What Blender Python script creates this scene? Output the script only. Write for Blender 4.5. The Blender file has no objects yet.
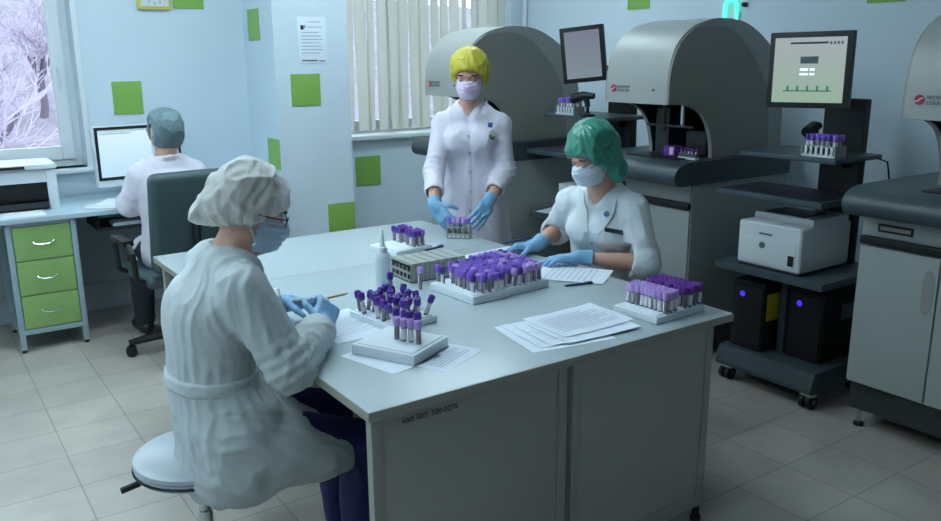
import bpy, bmesh, math, random
import numpy as np
from mathutils import Vector, Matrix, noise
from mathutils.bvhtree import BVHTree
random.seed(7)
LAMP, WORLD, EXPO = 16.5, 2.0, 0.60
SC = bpy.context.scene
COL = SC.collection
PI = math.pi
TT = 0.786            # table top height

# ------------------------------------------------------------------ materials
def lin(c):
    out = []
    for v in c:
        v = v / 255.0
        out.append(v / 12.92 if v <= 0.04045 else ((v + 0.055) / 1.055) ** 2.4)
    return (out[0], out[1], out[2], 1.0)

def mat(name, rgb, rough=0.5, metal=0.0, spec=0.5, var=0.0, scale=8.0, bump=0.0, bscale=60.0,
        alpha=1.0, emit=None, estr=1.0, trans=0.0, sheen=0.0, stretch=None):
    m = bpy.data.materials.new(name)
    m.use_nodes = True
    nt = m.node_tree
    b = nt.nodes['Principled BSDF']
    b.inputs['Base Color'].default_value = lin(rgb)
    b.inputs['Roughness'].default_value = rough
    b.inputs['Metallic'].default_value = metal
    b.inputs['Specular IOR Level'].default_value = spec
    b.inputs['Alpha'].default_value = alpha
    b.inputs['Transmission Weight'].default_value = trans
    b.inputs['Sheen Weight'].default_value = sheen
    if emit:
        b.inputs['Emission Color'].default_value = lin(emit)
        b.inputs['Emission Strength'].default_value = estr
    tc = nt.nodes.new('ShaderNodeTexCoord')
    src = tc.outputs['Object']
    if stretch:
        mp = nt.nodes.new('ShaderNodeMapping')
        mp.inputs['Scale'].default_value = stretch
        nt.links.new(src, mp.inputs['Vector'])
        src = mp.outputs['Vector']
    if var > 0:
        n = nt.nodes.new('ShaderNodeTexNoise')
        n.inputs['Scale'].default_value = scale
        n.inputs['Detail'].default_value = 4
        nt.links.new(src, n.inputs['Vector'])
        mx = nt.nodes.new('ShaderNodeMix')
        mx.data_type = 'RGBA'
        c = lin(rgb)
        mx.inputs['A'].default_value = (c[0] * (1 - var), c[1] * (1 - var), c[2] * (1 - var), 1)
        mx.inputs['B'].default_value = (min(1, c[0] * (1 + var)), min(1, c[1] * (1 + var)), min(1, c[2] * (1 + var)), 1)
        nt.links.new(n.outputs['Fac'], mx.inputs['Factor'])
        nt.links.new(mx.outputs['Result'], b.inputs['Base Color'])
    if bump > 0:
        n2 = nt.nodes.new('ShaderNodeTexNoise')
        n2.inputs['Scale'].default_value = bscale
        n2.inputs['Detail'].default_value = 3
        nt.links.new(src, n2.inputs['Vector'])
        bp = nt.nodes.new('ShaderNodeBump')
        bp.inputs['Strength'].default_value = bump
        bp.inputs['Distance'].default_value = 0.01
        nt.links.new(n2.outputs['Fac'], bp.inputs['Height'])
        nt.links.new(bp.outputs['Normal'], b.inputs['Normal'])
    return m

M = {}
def mk(k, *a, **kw):
    M[k] = mat(k, *a, **kw)

mk('wall', (206, 220, 230), 0.75, var=0.03, scale=3, bump=0.05)
mk('wall_low_bounce', (172, 178, 182), 0.8, var=0.05, scale=3)  # for the unseen front wall, darkened to cut its bounce light
mk('ceiling', (215, 222, 226), 0.8, var=0.02)
mk('white_frame', (222, 228, 232), 0.35, var=0.02)
mk('green_tile', (134, 178, 86), 0.45, var=0.05, scale=12)
mk('desk_top', (176, 196, 206), 0.4, var=0.03)
mk('desk_grey', (150, 170, 178), 0.45, var=0.03)
mk('drawer_green', (140, 176, 106), 0.4, var=0.05, scale=5)
mk('chrome', (200, 205, 208), 0.18, metal=1.0, var=0.03)
mk('dark_metal', (40, 44, 48), 0.4, metal=0.6, var=0.05)
mk('black_plastic', (14, 16, 19), 0.5, var=0.1)
mk('dark_plastic', (36, 42, 46), 0.42, var=0.08)
mk('grey_plastic', (120, 130, 132), 0.45, var=0.05)
mk('white_plastic', (215, 222, 226), 0.35, var=0.02)
mk('leather', (62, 82, 86), 0.42, var=0.15, scale=20, bump=0.15, bscale=120)
mk('seat_vinyl', (178, 186, 192), 0.3, var=0.05, bump=0.05)
mk('table_top', (178, 190, 194), 0.27, var=0.03, scale=4)
mk('table_edge', (158, 158, 146), 0.4, var=0.04)
mk('table_panel', (172, 170, 164), 0.42, var=0.05, scale=3, bump=0.04, bscale=8)
mk('table_frame', (162, 164, 156), 0.45, var=0.04)
mk('table_shade', (22, 28, 44), 0.6, var=0.1)
mk('mach_light', (158, 164, 162), 0.42, var=0.03, scale=3)
mk('mach_shell', (166, 168, 164), 0.40, var=0.03, scale=3)
mk('mach_side', (146, 146, 139), 0.5, var=0.04, scale=3)
mk('mach_counter', (62, 74, 80), 0.42, var=0.06, scale=6)
mk('mach_kick', (44, 52, 54), 0.5, var=0.06)
mk('mach_dark', (12, 15, 18), 0.5, var=0.1)
mk('mach_inner', (46, 54, 56), 0.45, var=0.1)
mk('cart_grey', (62, 76, 82), 0.42, var=0.06)
mk('tray_purple', (34, 30, 46), 0.5, var=0.08)
mk('logo_red', (168, 38, 48), 0.4, var=0.03)
mk('ink_grey', (92, 104, 110), 0.5, var=0.03)
mk('ink_black', (24, 26, 28), 0.6, var=0.03)
mk('yellow_label', (196, 176, 44), 0.5, var=0.05)
mk('clock_yellow', (206, 196, 92), 0.45, var=0.04)
mk('paper', (226, 234, 244), 0.7, var=0.02)
mk('paper_print', (170, 182, 196), 0.7, var=0.05)
mk('foam', (222, 230, 236), 0.7, var=0.03, bump=0.1, bscale=150)
mk('foam_hole', (96, 104, 110), 0.8, var=0.03)
mk('rack_grey', (158, 164, 158), 0.45, var=0.05)
mk('rack_dark', (74, 82, 80), 0.5, var=0.05)
mk('bottle', (214, 224, 230), 0.35, alpha=0.85, var=0.02)
mk('cap_dark', (84, 48, 158), 0.4, var=0.06)
mk('cap_purple', (136, 100, 206), 0.4, var=0.06)
mk('cap_lilac', (192, 156, 224), 0.4, var=0.05)
mk('cap_violet', (108, 44, 150), 0.4, var=0.05)
mk('tube_glass', (206, 206, 216), 0.15, alpha=0.38, var=0.02)
mk('tube_label', (226, 220, 226), 0.6, var=0.04)
mk('blood', (58, 22, 34), 0.3, var=0.1)
mk('skin', (206, 160, 140), 0.5, var=0.06, scale=30)
mk('skin_face', (214, 162, 146), 0.5, var=0.05, scale=30)
mk('brow', (60, 42, 38), 0.7, var=0.05)
mk('hair_brown', (104, 88, 76), 0.6, var=0.2, scale=40)
mk('hair_dark', (52, 54, 56), 0.6, var=0.2, scale=40)
mk('coat_white', (216, 222, 226), 0.72, var=0.025, scale=5, bump=0.35, bscale=16)
mk('coat_warm', (222, 216, 228), 0.72, var=0.02, scale=5, bump=0.35, bscale=16)
mk('coat_grey', (196, 204, 206), 0.7, var=0.03, scale=6, bump=0.4, bscale=14)
mk('trousers_navy', (34, 38, 92), 0.7, var=0.08, bump=0.1, bscale=40)
mk('trousers_dark', (30, 34, 42), 0.7, var=0.06)
mk('shoe_dark', (22, 24, 28), 0.4, var=0.05)
mk('shirt_pink', (206, 170, 196), 0.7, var=0.03)
mk('trousers_white', (210, 212, 222), 0.7, var=0.04)
mk('shoe_white', (210, 214, 218), 0.5, var=0.04)
mk('mask_pink', (226, 208, 230), 0.8, var=0.02, bump=0.2, bscale=30, stretch=(1, 1, 6))
mk('mask_white', (226, 232, 240), 0.8, var=0.02, bump=0.2, bscale=30, stretch=(1, 1, 6))
mk('mask_blue', (196, 216, 236), 0.8, var=0.02, bump=0.2, bscale=30, stretch=(1, 1, 6))
mk('glove_blue', (122, 170, 206), 0.38, var=0.05, scale=15, bump=0.12, bscale=70)
mk('cap_yellow', (206, 192, 66), 0.5, var=0.14, scale=22, bump=0.3, bscale=60)
mk('cap_green', (58, 142, 122), 0.28, var=0.22, scale=14, bump=0.35, bscale=45, spec=0.7)
mk('cap_clear', (230, 230, 226), 0.42, var=0.1, scale=16, bump=0.3, bscale=45, alpha=0.68)
mk('cap_grey', (104, 128, 132), 0.5, var=0.28, scale=40, bump=0.4, bscale=80)
mk('badge_blue', (70, 96, 150), 0.4, var=0.03)
mk('badge_dark', (46, 58, 66), 0.5, var=0.1)
mk('button', (176, 178, 190), 0.4, var=0.03)
mk('pen_orange', (214, 160, 100), 0.4, var=0.03)
mk('pen_navy', (36, 44, 96), 0.35, var=0.03)
mk('lens', (60, 60, 72), 0.1, alpha=0.35, var=0.02)
mk('frame_dark', (34, 30, 38), 0.35, var=0.03)
mk('led_blue', (40, 40, 160), 0.3, emit=(60, 50, 255), estr=0.8)
mk('bright_green', (90, 240, 200), 0.3, emit=(90, 245, 205), estr=0.9)  # bright green of the wall hook, with emission
mk('lamp_diffuser', (240, 246, 248), 0.5, emit=(214, 238, 248), estr=LAMP)
mk('snow', (150, 138, 150), 0.9, var=0.55, scale=2.2, stretch=(1, .35, 2))
mk('twig_snow', (196, 184, 198), 0.9, var=0.2, scale=6)
mk('bark', (120, 106, 118), 0.9, var=0.25, scale=3)

def screen_mat(name, top, bottom, estr):
    """A lit screen: a soft page with a pale gradient of its own."""
    m = bpy.data.materials.new(name); m.use_nodes = True
    nt = m.node_tree; b = nt.nodes['Principled BSDF']
    tc = nt.nodes.new('ShaderNodeTexCoord'); sp = nt.nodes.new('ShaderNodeSeparateXYZ')
    nt.links.new(tc.outputs['Generated'], sp.inputs[0])
    rp = nt.nodes.new('ShaderNodeValToRGB')
    rp.color_ramp.elements[0].color = lin(bottom); rp.color_ramp.elements[1].color = lin(top)
    nt.links.new(sp.outputs['Z'], rp.inputs['Fac'])
    b.inputs['Base Color'].default_value = (0.02, 0.02, 0.02, 1)
    b.inputs['Roughness'].default_value = 0.3
    nt.links.new(rp.outputs['Color'], b.inputs['Emission Color'])
    b.inputs['Emission Strength'].default_value = estr
    M[name] = m
screen_mat('screen_blue', (205, 232, 246), (176, 212, 238), 0.75)
screen_mat('screen_grey', (176, 184, 188), (160, 190, 166), 0.52)
screen_mat('screen_mauve', (120, 122, 140), (126, 142, 152), 0.6)
mk('screen_ink', (40, 50, 50), 0.4, var=0.02)
mk('screen_ink_green', (40, 96, 62), 0.4, emit=(48, 110, 70), estr=0.5)
mk('screen_light', (210, 218, 220), 0.4, emit=(215, 222, 226), estr=0.7)

def floor_mat():
    m = bpy.data.materials.new('floor_tiles'); m.use_nodes = True
    nt = m.node_tree; b = nt.nodes['Principled BSDF']
    tc = nt.nodes.new('ShaderNodeTexCoord')
    mp = nt.nodes.new('ShaderNodeMapping')
    mp.inputs['Location'].default_value = (0.197, -0.02, 0)
    nt.links.new(tc.outputs['Object'], mp.inputs['Vector'])
    br = nt.nodes.new('ShaderNodeTexBrick')
    br.offset = 0.0; br.squash = 1.0
    br.inputs['Scale'].default_value = 1.0
    br.inputs['Brick Width'].default_value = 0.302
    br.inputs['Row Height'].default_value = 0.302
    br.inputs['Mortar Size'].default_value = 0.0035
    br.inputs['Mortar Smooth'].default_value = 0.2
    br.inputs['Bias'].default_value = 0.0
    br.inputs['Color1'].default_value = lin((190, 182, 172))
    br.inputs['Color2'].default_value = lin((182, 175, 166))
    br.inputs['Mortar'].default_value = lin((150, 146, 140))
    nt.links.new(mp.outputs['Vector'], br.inputs['Vector'])
    n = nt.nodes.new('ShaderNodeTexNoise'); n.inputs['Scale'].default_value = 5; n.inputs['Detail'].default_value = 5
    nt.links.new(tc.outputs['Object'], n.inputs['Vector'])
    rp = nt.nodes.new('ShaderNodeValToRGB')
    rp.color_ramp.elements[0].color = (0.86, 0.86, 0.86, 1); rp.color_ramp.elements[0].position = 0.3
    rp.color_ramp.elements[1].color = (1.05, 1.05, 1.05, 1); rp.color_ramp.elements[1].position = 0.7
    nt.links.new(n.outputs['Fac'], rp.inputs['Fac'])
    mx = nt.nodes.new('ShaderNodeMix'); mx.data_type = 'RGBA'; mx.blend_type = 'MULTIPLY'
    mx.inputs['Factor'].default_value = 1
    nt.links.new(br.outputs['Color'], mx.inputs['A']); nt.links.new(rp.outputs['Color'], mx.inputs['B'])
    nt.links.new(mx.outputs['Result'], b.inputs['Base Color'])
    b.inputs['Roughness'].default_value = 0.32
    bp = nt.nodes.new('ShaderNodeBump'); bp.inputs['Strength'].default_value = 0.25; bp.inputs['Distance'].default_value = 0.004
    bp.invert = True
    nt.links.new(br.outputs['Fac'], bp.inputs['Height'])
    nt.links.new(bp.outputs['Normal'], b.inputs['Normal'])
    M['floor'] = m
floor_mat()

def glass_mat():
    m = bpy.data.materials.new('window_glass'); m.use_nodes = True
    nt = m.node_tree
    for n in list(nt.nodes):
        nt.nodes.remove(n)
    out = nt.nodes.new('ShaderNodeOutputMaterial'); t = nt.nodes.new('ShaderNodeBsdfTransparent')
    g = nt.nodes.new('ShaderNodeBsdfGlossy'); g.inputs['Roughness'].default_value = 0.02
    mx = nt.nodes.new('ShaderNodeMixShader'); fr = nt.nodes.new('ShaderNodeFresnel'); fr.inputs['IOR'].default_value = 1.3
    t.inputs['Color'].default_value = (0.95, 0.97, 0.98, 1)
    nt.links.new(fr.outputs[0], mx.inputs[0]); nt.links.new(t.outputs[0], mx.inputs[1]); nt.links.new(g.outputs[0], mx.inputs[2])
    nt.links.new(mx.outputs[0], out.inputs[0])
    M['glass'] = m
glass_mat()

def blind_mat():
    m = bpy.data.materials.new('blind_fabric'); m.use_nodes = True
    nt = m.node_tree; b = nt.nodes['Principled BSDF']
    out = nt.nodes['Material Output']
    tr = nt.nodes.new('ShaderNodeBsdfTranslucent'); tr.inputs['Color'].default_value = lin((232, 230, 214))
    n = nt.nodes.new('ShaderNodeTexNoise'); n.inputs['Scale'].default_value = 60
    rp = nt.nodes.new('ShaderNodeValToRGB')
    rp.color_ramp.elements[0].color = lin((206, 206, 194)); rp.color_ramp.elements[1].color = lin((220, 220, 210))
    nt.links.new(n.outputs['Fac'], rp.inputs['Fac']); nt.links.new(rp.outputs['Color'], b.inputs['Base Color'])
    b.inputs['Roughness'].default_value = 0.8
    mx = nt.nodes.new('ShaderNodeMixShader'); mx.inputs[0].default_value = 0.62
    nt.links.new(b.outputs[0], mx.inputs[1]); nt.links.new(tr.outputs[0], mx.inputs[2]); nt.links.new(mx.outputs[0], out.inputs[0])
    M['blind'] = m
blind_mat()

# ------------------------------------------------------------------ mesh builder
class MB:
    """Collects shapes, each with a material, and links them as one mesh object."""
    def __init__(self):
        self.bm = bmesh.new(); self.mats = []
    def mi(self, m):
        if m not in self.mats:
            self.mats.append(m)
        return self.mats.index(m)
    def _put(self, verts, faces, m, X=None):
        i = self.mi(m)
        vs = []
        for v in verts:
            v = Vector(v)
            if X is not None:
                v = X @ v
            vs.append(self.bm.verts.new(v))
        for f in faces:
            try:
                fc = self.bm.faces.new([vs[k] for k in f]); fc.material_index = i
            except ValueError:
                pass
        return self
    def box(self, x0, x1, y0, y1, z0, z1, m, bev=0.0, X=None, seg=2):
        t = bmesh.new()
        bmesh.ops.create_cube(t, size=1)
        for v in t.verts:
            v.co = Vector((x0 + (v.co.x + .5) * (x1 - x0), y0 + (v.co.y + .5) * (y1 - y0), z0 + (v.co.z + .5) * (z1 - z0)))
        if bev > 0:
            bmesh.ops.bevel(t, geom=t.edges[:], offset=min(bev, .48 * min(abs(x1 - x0), abs(y1 - y0), abs(z1 - z0))), segments=seg, profile=0.7, affect='EDGES')
        return self._bm(t, m, X)
    def _bm(self, t, m, X=None):
        t.verts.index_update()
        vs = [v.co.copy() for v in t.verts]
        fs = [[v.index for v in f.verts] for f in t.faces]
        t.free()
        return self._put(vs, fs, m, X)
    def cyl(self, p, q, r, m, r2=None, n=16, X=None, cap=True):
        p, q = Vector(p), Vector(q)
        r2 = r if r2 is None else r2
        d = (q - p).normalized()
        a = d.orthogonal().normalized(); b = d.cross(a)
        vs, fs = [], []
        for i in range(n):
            t = 2 * PI * i / n
            o = a * math.cos(t) + b * math.sin(t)
            vs.append(p + o * r); vs.append(q + o * r2)
        for i in range(n):
            j = (i + 1) % n
            fs.append((2 * i, 2 * j, 2 * j + 1, 2 * i + 1))
        if cap:
            fs.append([2 * i for i in range(n)][::-1]); fs.append([2 * i + 1 for i in range(n)])
        return self._put(vs, fs, m, X)
    def tube(self, pts, r, m, n=8, X=None, closed=False):
        pts = [Vector(p) for p in pts]
        N = len(pts); vs, fs = [], []
        rr = r if isinstance(r, (list, tuple)) else [r] * N
        prev = None
        for i, p in enumerate(pts):
            if closed:
                d = (pts[(i + 1) % N] - pts[i - 1]).normalized()
            else:
                d = (pts[min(i + 1, N - 1)] - pts[max(i - 1, 0)]).normalized()
            if prev is None:
                a = d.orthogonal().normalized()
            else:
                a = (prev - d * prev.dot(d)).normalized()
            prev = a
            b = d.cross(a)
            for k in range(n):
                t = 2 * PI * k / n
                vs.append(p + (a * math.cos(t) + b * math.sin(t)) * rr[i])
        for i in range(N if closed else N - 1):
            i2 = (i + 1) % N
            for k in range(n):
                k2 = (k + 1) % n
                fs.append((i * n + k, i * n + k2, i2 * n + k2, i2 * n + k))
        if not closed:
            fs.append(list(range(n))[::-1]); fs.append([(N - 1) * n + k for k in range(n)])
        return self._put(vs, fs, m, X)
    def lathe(self, prof, m, c=(0, 0, 0), n=24, X=None):
        vs, fs = [], []
        c = Vector(c)
        L = len(prof)
        for i in range(n):
            t = 2 * PI * i / n
            for (r, z) in prof:
                vs.append(c + Vector((r * math.cos(t), r * math.sin(t), z)))
        for i in range(n):
            j = (i + 1) % n
            for k in range(L - 1):
                fs.append((i * L + k, j * L + k, j * L + k + 1, i * L + k + 1))
        if prof[0][0] > 1e-6:
            fs.append([i * L for i in range(n)][::-1])
        if prof[-1][0] > 1e-6:
            fs.append([i * L + L - 1 for i in range(n)])
        return self._put(vs, fs, m, X)
    def prism(self, poly, lo, hi, axis, m, X=None):
        """Extrudes a 2D outline between lo and hi along an axis ('x': outline is (y,z); 'y': (x,z); 'z': (x,y))."""
        def P(a, b, t):
            return {'x': (t, a, b), 'y': (a, t, b), 'z': (a, b, t)}[axis]
        n = len(poly)
        vs = [P(a, b, lo) for a, b in poly] + [P(a, b, hi) for a, b in poly]
        fs = [list(range(n))[::-1], [n + i for i in range(n)]]
        for i in range(n):
            j = (i + 1) % n
            fs.append((i, j, n + j, n + i))
        return self._put(vs, fs, m, X)
    def build(self, name, parent=None, loc=None, rotz=0.0, sharp=35, own=None):
        bm = self.bm
        bmesh.ops.recalc_face_normals(bm, faces=bm.faces[:])
        me = bpy.data.meshes.new(name)
        bm.to_mesh(me); bm.free()
        for m in self.mats:
            me.materials.append(M[m] if isinstance(m, str) else m)
        smooth(me, sharp)
        return link(name, me, parent, loc, rotz)

def smooth(me, sharp=35):
    if len(me.polygons):
        me.polygons.foreach_set('use_smooth', [True] * len(me.polygons))
        me.set_sharp_from_angle(angle=math.radians(sharp))

def link(name, me, parent=None, loc=None, rotz=0.0):
    o = bpy.data.objects.new(name, me)
    COL.objects.link(o)
    if parent is not None:
        o.parent = parent
    if loc is not None:
        o.location = loc
    o.rotation_euler = (0, 0, rotz)
    return o

def tag(o, label=None, cat=None, group=None, kind=None):
    if label: o['label'] = label
    if cat: o['category'] = cat
    if group: o['group'] = group
    if kind: o['kind'] = kind
    return o

def thing(name, label, cat, loc=(0, 0, 0), rotz=0.0, group=None):
    o = bpy.data.objects.new(name, None)
    COL.objects.link(o)
    o.empty_display_size = 0.05
    o.location = loc; o.rotation_euler = (0, 0, rotz)
    return tag(o, label, cat, group)

def struct(o):
    o['kind'] = 'structure'
    return o

def copy_tree(o, parent=None):
    c = o.copy(); COL.objects.link(c)
    c.parent = parent
    for ch in list(o.children):
        copy_tree(ch, c)
    return c

def text_mesh(txt, size, m, X, depth=0.0006):
    """Lettering as a thin mesh; X places it (text lies in its local XY plane)."""
    cu = bpy.data.curves.new('lettering', 'FONT')
    cu.body = txt; cu.size = size; cu.extrude = depth; cu.align_x = 'LEFT'
    cu.resolution_u = 3
    o = bpy.data.objects.new('lettering', cu)
    COL.objects.link(o)
    dg = bpy.context.evaluated_depsgraph_get()
    me = bpy.data.meshes.new_from_object(o.evaluated_get(dg))
    bpy.data.objects.remove(o)
    me.transform(X)
    me.materials.clear(); me.materials.append(M[m])
    return me

def frame(o, x, y, z=None):
    """Matrix with axes x, y (made orthogonal) and origin o."""
    x = Vector(x).normalized(); y = Vector(y); y = (y - x * y.dot(x)).normalized(); z = x.cross(y)
    return Matrix(((x.x, y.x, z.x, o[0]), (x.y, y.y, z.y, o[1]), (x.z, y.z, z.z, o[2]), (0, 0, 0, 1)))

# ------------------------------------------------------------------ smooth solids on a grid
class Field:
    """Distance field on a grid: solids are blended in, then meshed as one smooth continuous surface."""
    def __init__(self, lo, hi, h):
        self.lo = np.array(lo, float); self.h = h
        self.n = np.ceil((np.array(hi, float) - self.lo) / h).astype(int) + 1
        self.f = np.full(self.n, 0.5, np.float32)
    def _blk(self, lo, hi, pad):
        a = np.clip(np.floor((np.minimum(lo, hi) - pad - self.lo) / self.h).astype(int), 0, self.n)
        b = np.clip(np.ceil((np.maximum(lo, hi) + pad - self.lo) / self.h).astype(int) + 1, 0, self.n)
        sl = tuple(slice(int(i), int(j)) for i, j in zip(a, b))
        ax = [self.lo[k] + self.h * np.arange(a[k], b[k]) for k in range(3)]
        return sl, np.meshgrid(*ax, indexing='ij', sparse=True)
    def put(self, d, sl, k, mode):
        g = self.f[sl]
        if mode == 'cut':
            b = -d
            if k > 0:
                hh = np.clip(.5 - .5 * (b - g) / k, 0, 1)
                self.f[sl] = g * hh + b * (1 - hh) + k * hh * (1 - hh)
            else:
                self.f[sl] = np.maximum(g, b)
            return
        if k > 0:
            hh = np.clip(.5 + .5 * (g - d) / k, 0, 1)
            self.f[sl] = g * (1 - hh) + d * hh - k * hh * (1 - hh)
        else:
            self.f[sl] = np.minimum(g, d)
    def cone(self, a, b, ra, rb, k=0.0, mode='add'):
        return self.chain([(a, ra), (b, rb)], k, mode)
    def chain(self, pts, k=0.0, mode='add'):
        P = [np.array(p, float) for p, _ in pts]; rr = [r for _, r in pts]; R = max(rr)
        sl, (X, Y, Z) = self._blk(np.min(P, 0) - R, np.max(P, 0) + R, k + 4 * self.h)
        D = None
        for a, b, ra, rb in zip(P[:-1], P[1:], rr[:-1], rr[1:]):
            ab = b - a; L = max(1e-9, ab @ ab)
            px, py, pz = X - a[0], Y - a[1], Z - a[2]
            t = np.clip((px * ab[0] + py * ab[1] + pz * ab[2]) / L, 0, 1)
            d = np.sqrt((px - t * ab[0]) ** 2 + (py - t * ab[1]) ** 2 + (pz - t * ab[2]) ** 2) - (ra + (rb - ra) * t)
            D = d if D is None else np.minimum(D, d)
        self.put(D.astype(np.float32), sl, k, mode); return self
    def ell(self, c, rad, axes=None, k=0.0, mode='add'):
        c = np.array(c, float); R = max(rad)
        A = np.eye(3) if axes is None else np.array([list(v) for v in axes], float)
        sl, (X, Y, Z) = self._blk(c - R, c + R, k + 4 * self.h)
        p = [X - c[0], Y - c[1], Z - c[2]]
        q = [p[0] * A[i][0] + p[1] * A[i][1] + p[2] * A[i][2] for i in range(3)]
        k0 = np.sqrt(sum((q[i] / rad[i]) ** 2 for i in range(3)))
        k1 = np.sqrt(sum((q[i] / rad[i] ** 2) ** 2 for i in range(3)))
        d = np.where(k1 > 1e-6, k0 * (k0 - 1) / np.maximum(k1, 1e-6), -min(rad))
        self.put(d.astype(np.float32), sl, k, mode); return self
    def trunk(self, pts, lat, k=0.0, mode='add'):
        """Chain of elliptical sections: (centre, half width along lat, half depth)."""
        lat = np.array(lat, float)
        P = [np.array(p[0], float) for p in pts]; R = max(max(p[1], p[2]) for p in pts)
        sl, (X, Y, Z) = self._blk(np.min(P, 0) - R, np.max(P, 0) + R, k + 4 * self.h)
        D = None
        for (a, wa, da), (b, wb, db) in zip(pts[:-1], pts[1:]):
            a = np.array(a, float); b = np.array(b, float)
            ab = b - a; L = ab @ ab
            px, py, pz = X - a[0], Y - a[1], Z - a[2]
            t = np.clip((px * ab[0] + py * ab[1] + pz * ab[2]) / L, 0, 1)
            t = t * t * (3 - 2 * t) * .5 + t * .5
            tl = np.clip((px * ab[0] + py * ab[1] + pz * ab[2]) / L, 0, 1)
            qx, qy, qz = px - tl * ab[0], py - tl * ab[1], pz - tl * ab[2]
            ql = qx * lat[0] + qy * lat[1] + qz * lat[2]
            qo2 = np.maximum(qx * qx + qy * qy + qz * qz - ql * ql, 0)
            w = wa + (wb - wa) * t; dd = da + (db - da) * t
            e = np.sqrt((ql / w) ** 2 + qo2 / dd ** 2)
            k1 = np.sqrt((ql / w ** 2) ** 2 + qo2 / dd ** 4)
            d = np.where(k1 > 1e-5, e * (e - 1) / np.maximum(k1, 1e-5), -np.minimum(w, dd))
            D = d if D is None else np.minimum(D, d)
        self.put(D.astype(np.float32), sl, k, mode); return self
    def box(self, c, axes, half, rnd=0.0, k=0.0, mode='add'):
        c = np.array(c, float); A = np.array([list(v) for v in axes], float); R = float(np.linalg.norm(half)) + rnd
        sl, (X, Y, Z) = self._blk(c - R, c + R, k + 4 * self.h)
        p = [X - c[0], Y - c[1], Z - c[2]]
        q = [np.abs(p[0] * A[i][0] + p[1] * A[i][1] + p[2] * A[i][2]) - (half[i] - rnd) for i in range(3)]
        d = np.sqrt(sum(np.maximum(v, 0) ** 2 for v in q)) + np.minimum(np.maximum(np.maximum(q[0], q[1]), q[2]), 0) - rnd
        self.put(d.astype(np.float32), sl, k, mode); return self
    def plane(self, p, n, k=0.0, zmax=None):
        """Cuts away everything on the n side of the plane through p."""
        p = np.array(p, float); n = np.array(n, float); n /= np.linalg.norm(n)
        ax = [self.lo[i] + self.h * np.arange(self.n[i]) for i in range(3)]
        X, Y, Z = np.meshgrid(*ax, indexing='ij', sparse=True)
        d = ((X - p[0]) * n[0] + (Y - p[1]) * n[1] + (Z - p[2]) * n[2]).astype(np.float32)
        if zmax is not None:
            d = (d - np.maximum(0, Z - zmax) * 20).astype(np.float32)
        if k > 0:
            g = self.f; hh = np.clip(.5 - .5 * (d - g) / k, 0, 1)
            self.f = g * hh + d * (1 - hh) + k * hh * (1 - hh)
        else:
            self.f = np.maximum(self.f, d)
        return self
    def mesh(self):
        f = self.f
        f[0], f[-1] = .5, .5; f[:, 0], f[:, -1] = .5, .5; f[:, :, 0], f[:, :, -1] = .5, .5
        s = f < 0
        c = [s[i:s.shape[0] - 1 + i, j:s.shape[1] - 1 + j, k:s.shape[2] - 1 + k] for i in (0, 1) for j in (0, 1) for k in (0, 1)]
        anyc = c[0].copy(); allc = c[0].copy()
        for q in c[1:]:
            anyc |= q; allc &= q
        mixed = anyc & ~allc
        I = np.argwhere(mixed)
        acc = np.zeros((len(I), 3)); cnt = np.zeros(len(I))
        corners = [(i, j, k) for i in (0, 1) for j in (0, 1) for k in (0, 1)]
        val = {q: f[I[:, 0] + q[0], I[:, 1] + q[1], I[:, 2] + q[2]].astype(float) for q in corners}
        for q in corners:
            for ax in range(3):
                if q[ax] == 0:
                    q2 = list(q); q2[ax] = 1; q2 = tuple(q2)
                    a, b = val[q], val[q2]
                    on = (a < 0) != (b < 0)
                    t = np.where(on, a / np.where(on, a - b, 1), 0)
                    P = np.tile(np.array(q, float), (len(I), 1)); P[:, ax] += t
                    acc += np.where(on[:, None], P, 0); cnt += on
        V = self.lo + self.h * (I + acc / cnt[:, None])
        idx = np.full(mixed.shape, -1, np.int64); idx[mixed] = np.arange(len(I))
        F = []
        for ax in range(3):
            u, v = [(1, 2), (2, 0), (0, 1)][ax]
            sa = [slice(None)] * 3; sb = [slice(None)] * 3
            sa[ax] = slice(0, -1); sb[ax] = slice(1, None)
            A, B = s[tuple(sa)], s[tuple(sb)]
            E = np.argwhere(A != B)
            E = E[(E[:, u] > 0) & (E[:, v] > 0) & (E[:, u] < s.shape[u] - 1) & (E[:, v] < s.shape[v] - 1)]
            def at(du, dv):
                e = E.copy(); e[:, u] -= du; e[:, v] -= dv
                return idx[e[:, 0], e[:, 1], e[:, 2]]
            q = np.stack([at(1, 1), at(0, 1), at(0, 0), at(1, 0)], 1)
            flip = ~A[E[:, 0], E[:, 1], E[:, 2]]
            q[flip] = q[flip][:, ::-1]
            F.append(q)
        return V, np.concatenate(F)

def root_loc(o):
    while o is not None and o.parent is not None:
        o = o.parent
    return np.array(o.location) if o is not None else np.zeros(3)

def vnormals(V, F):
    n = np.cross(V[F[:, 2]] - V[F[:, 0]], V[F[:, 3]] - V[F[:, 1]])
    N = np.zeros_like(V)
    for k in range(4):
        np.add.at(N, F[:, k], n)
    return N / np.maximum(np.linalg.norm(N, axis=1)[:, None], 1e-12)

def relax(V, F, it=1, w=0.5):
    for _ in range(it):
        S = np.zeros_like(V); C = np.zeros(len(V))
        for k in range(4):
            for d in (1, 3):
                np.add.at(S, F[:, k], V[F[:, (k + d) % 4]]); np.add.at(C, F[:, k], 1)
        V = V * (1 - w) + w * S / np.maximum(C, 1)[:, None]
    return V

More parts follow.
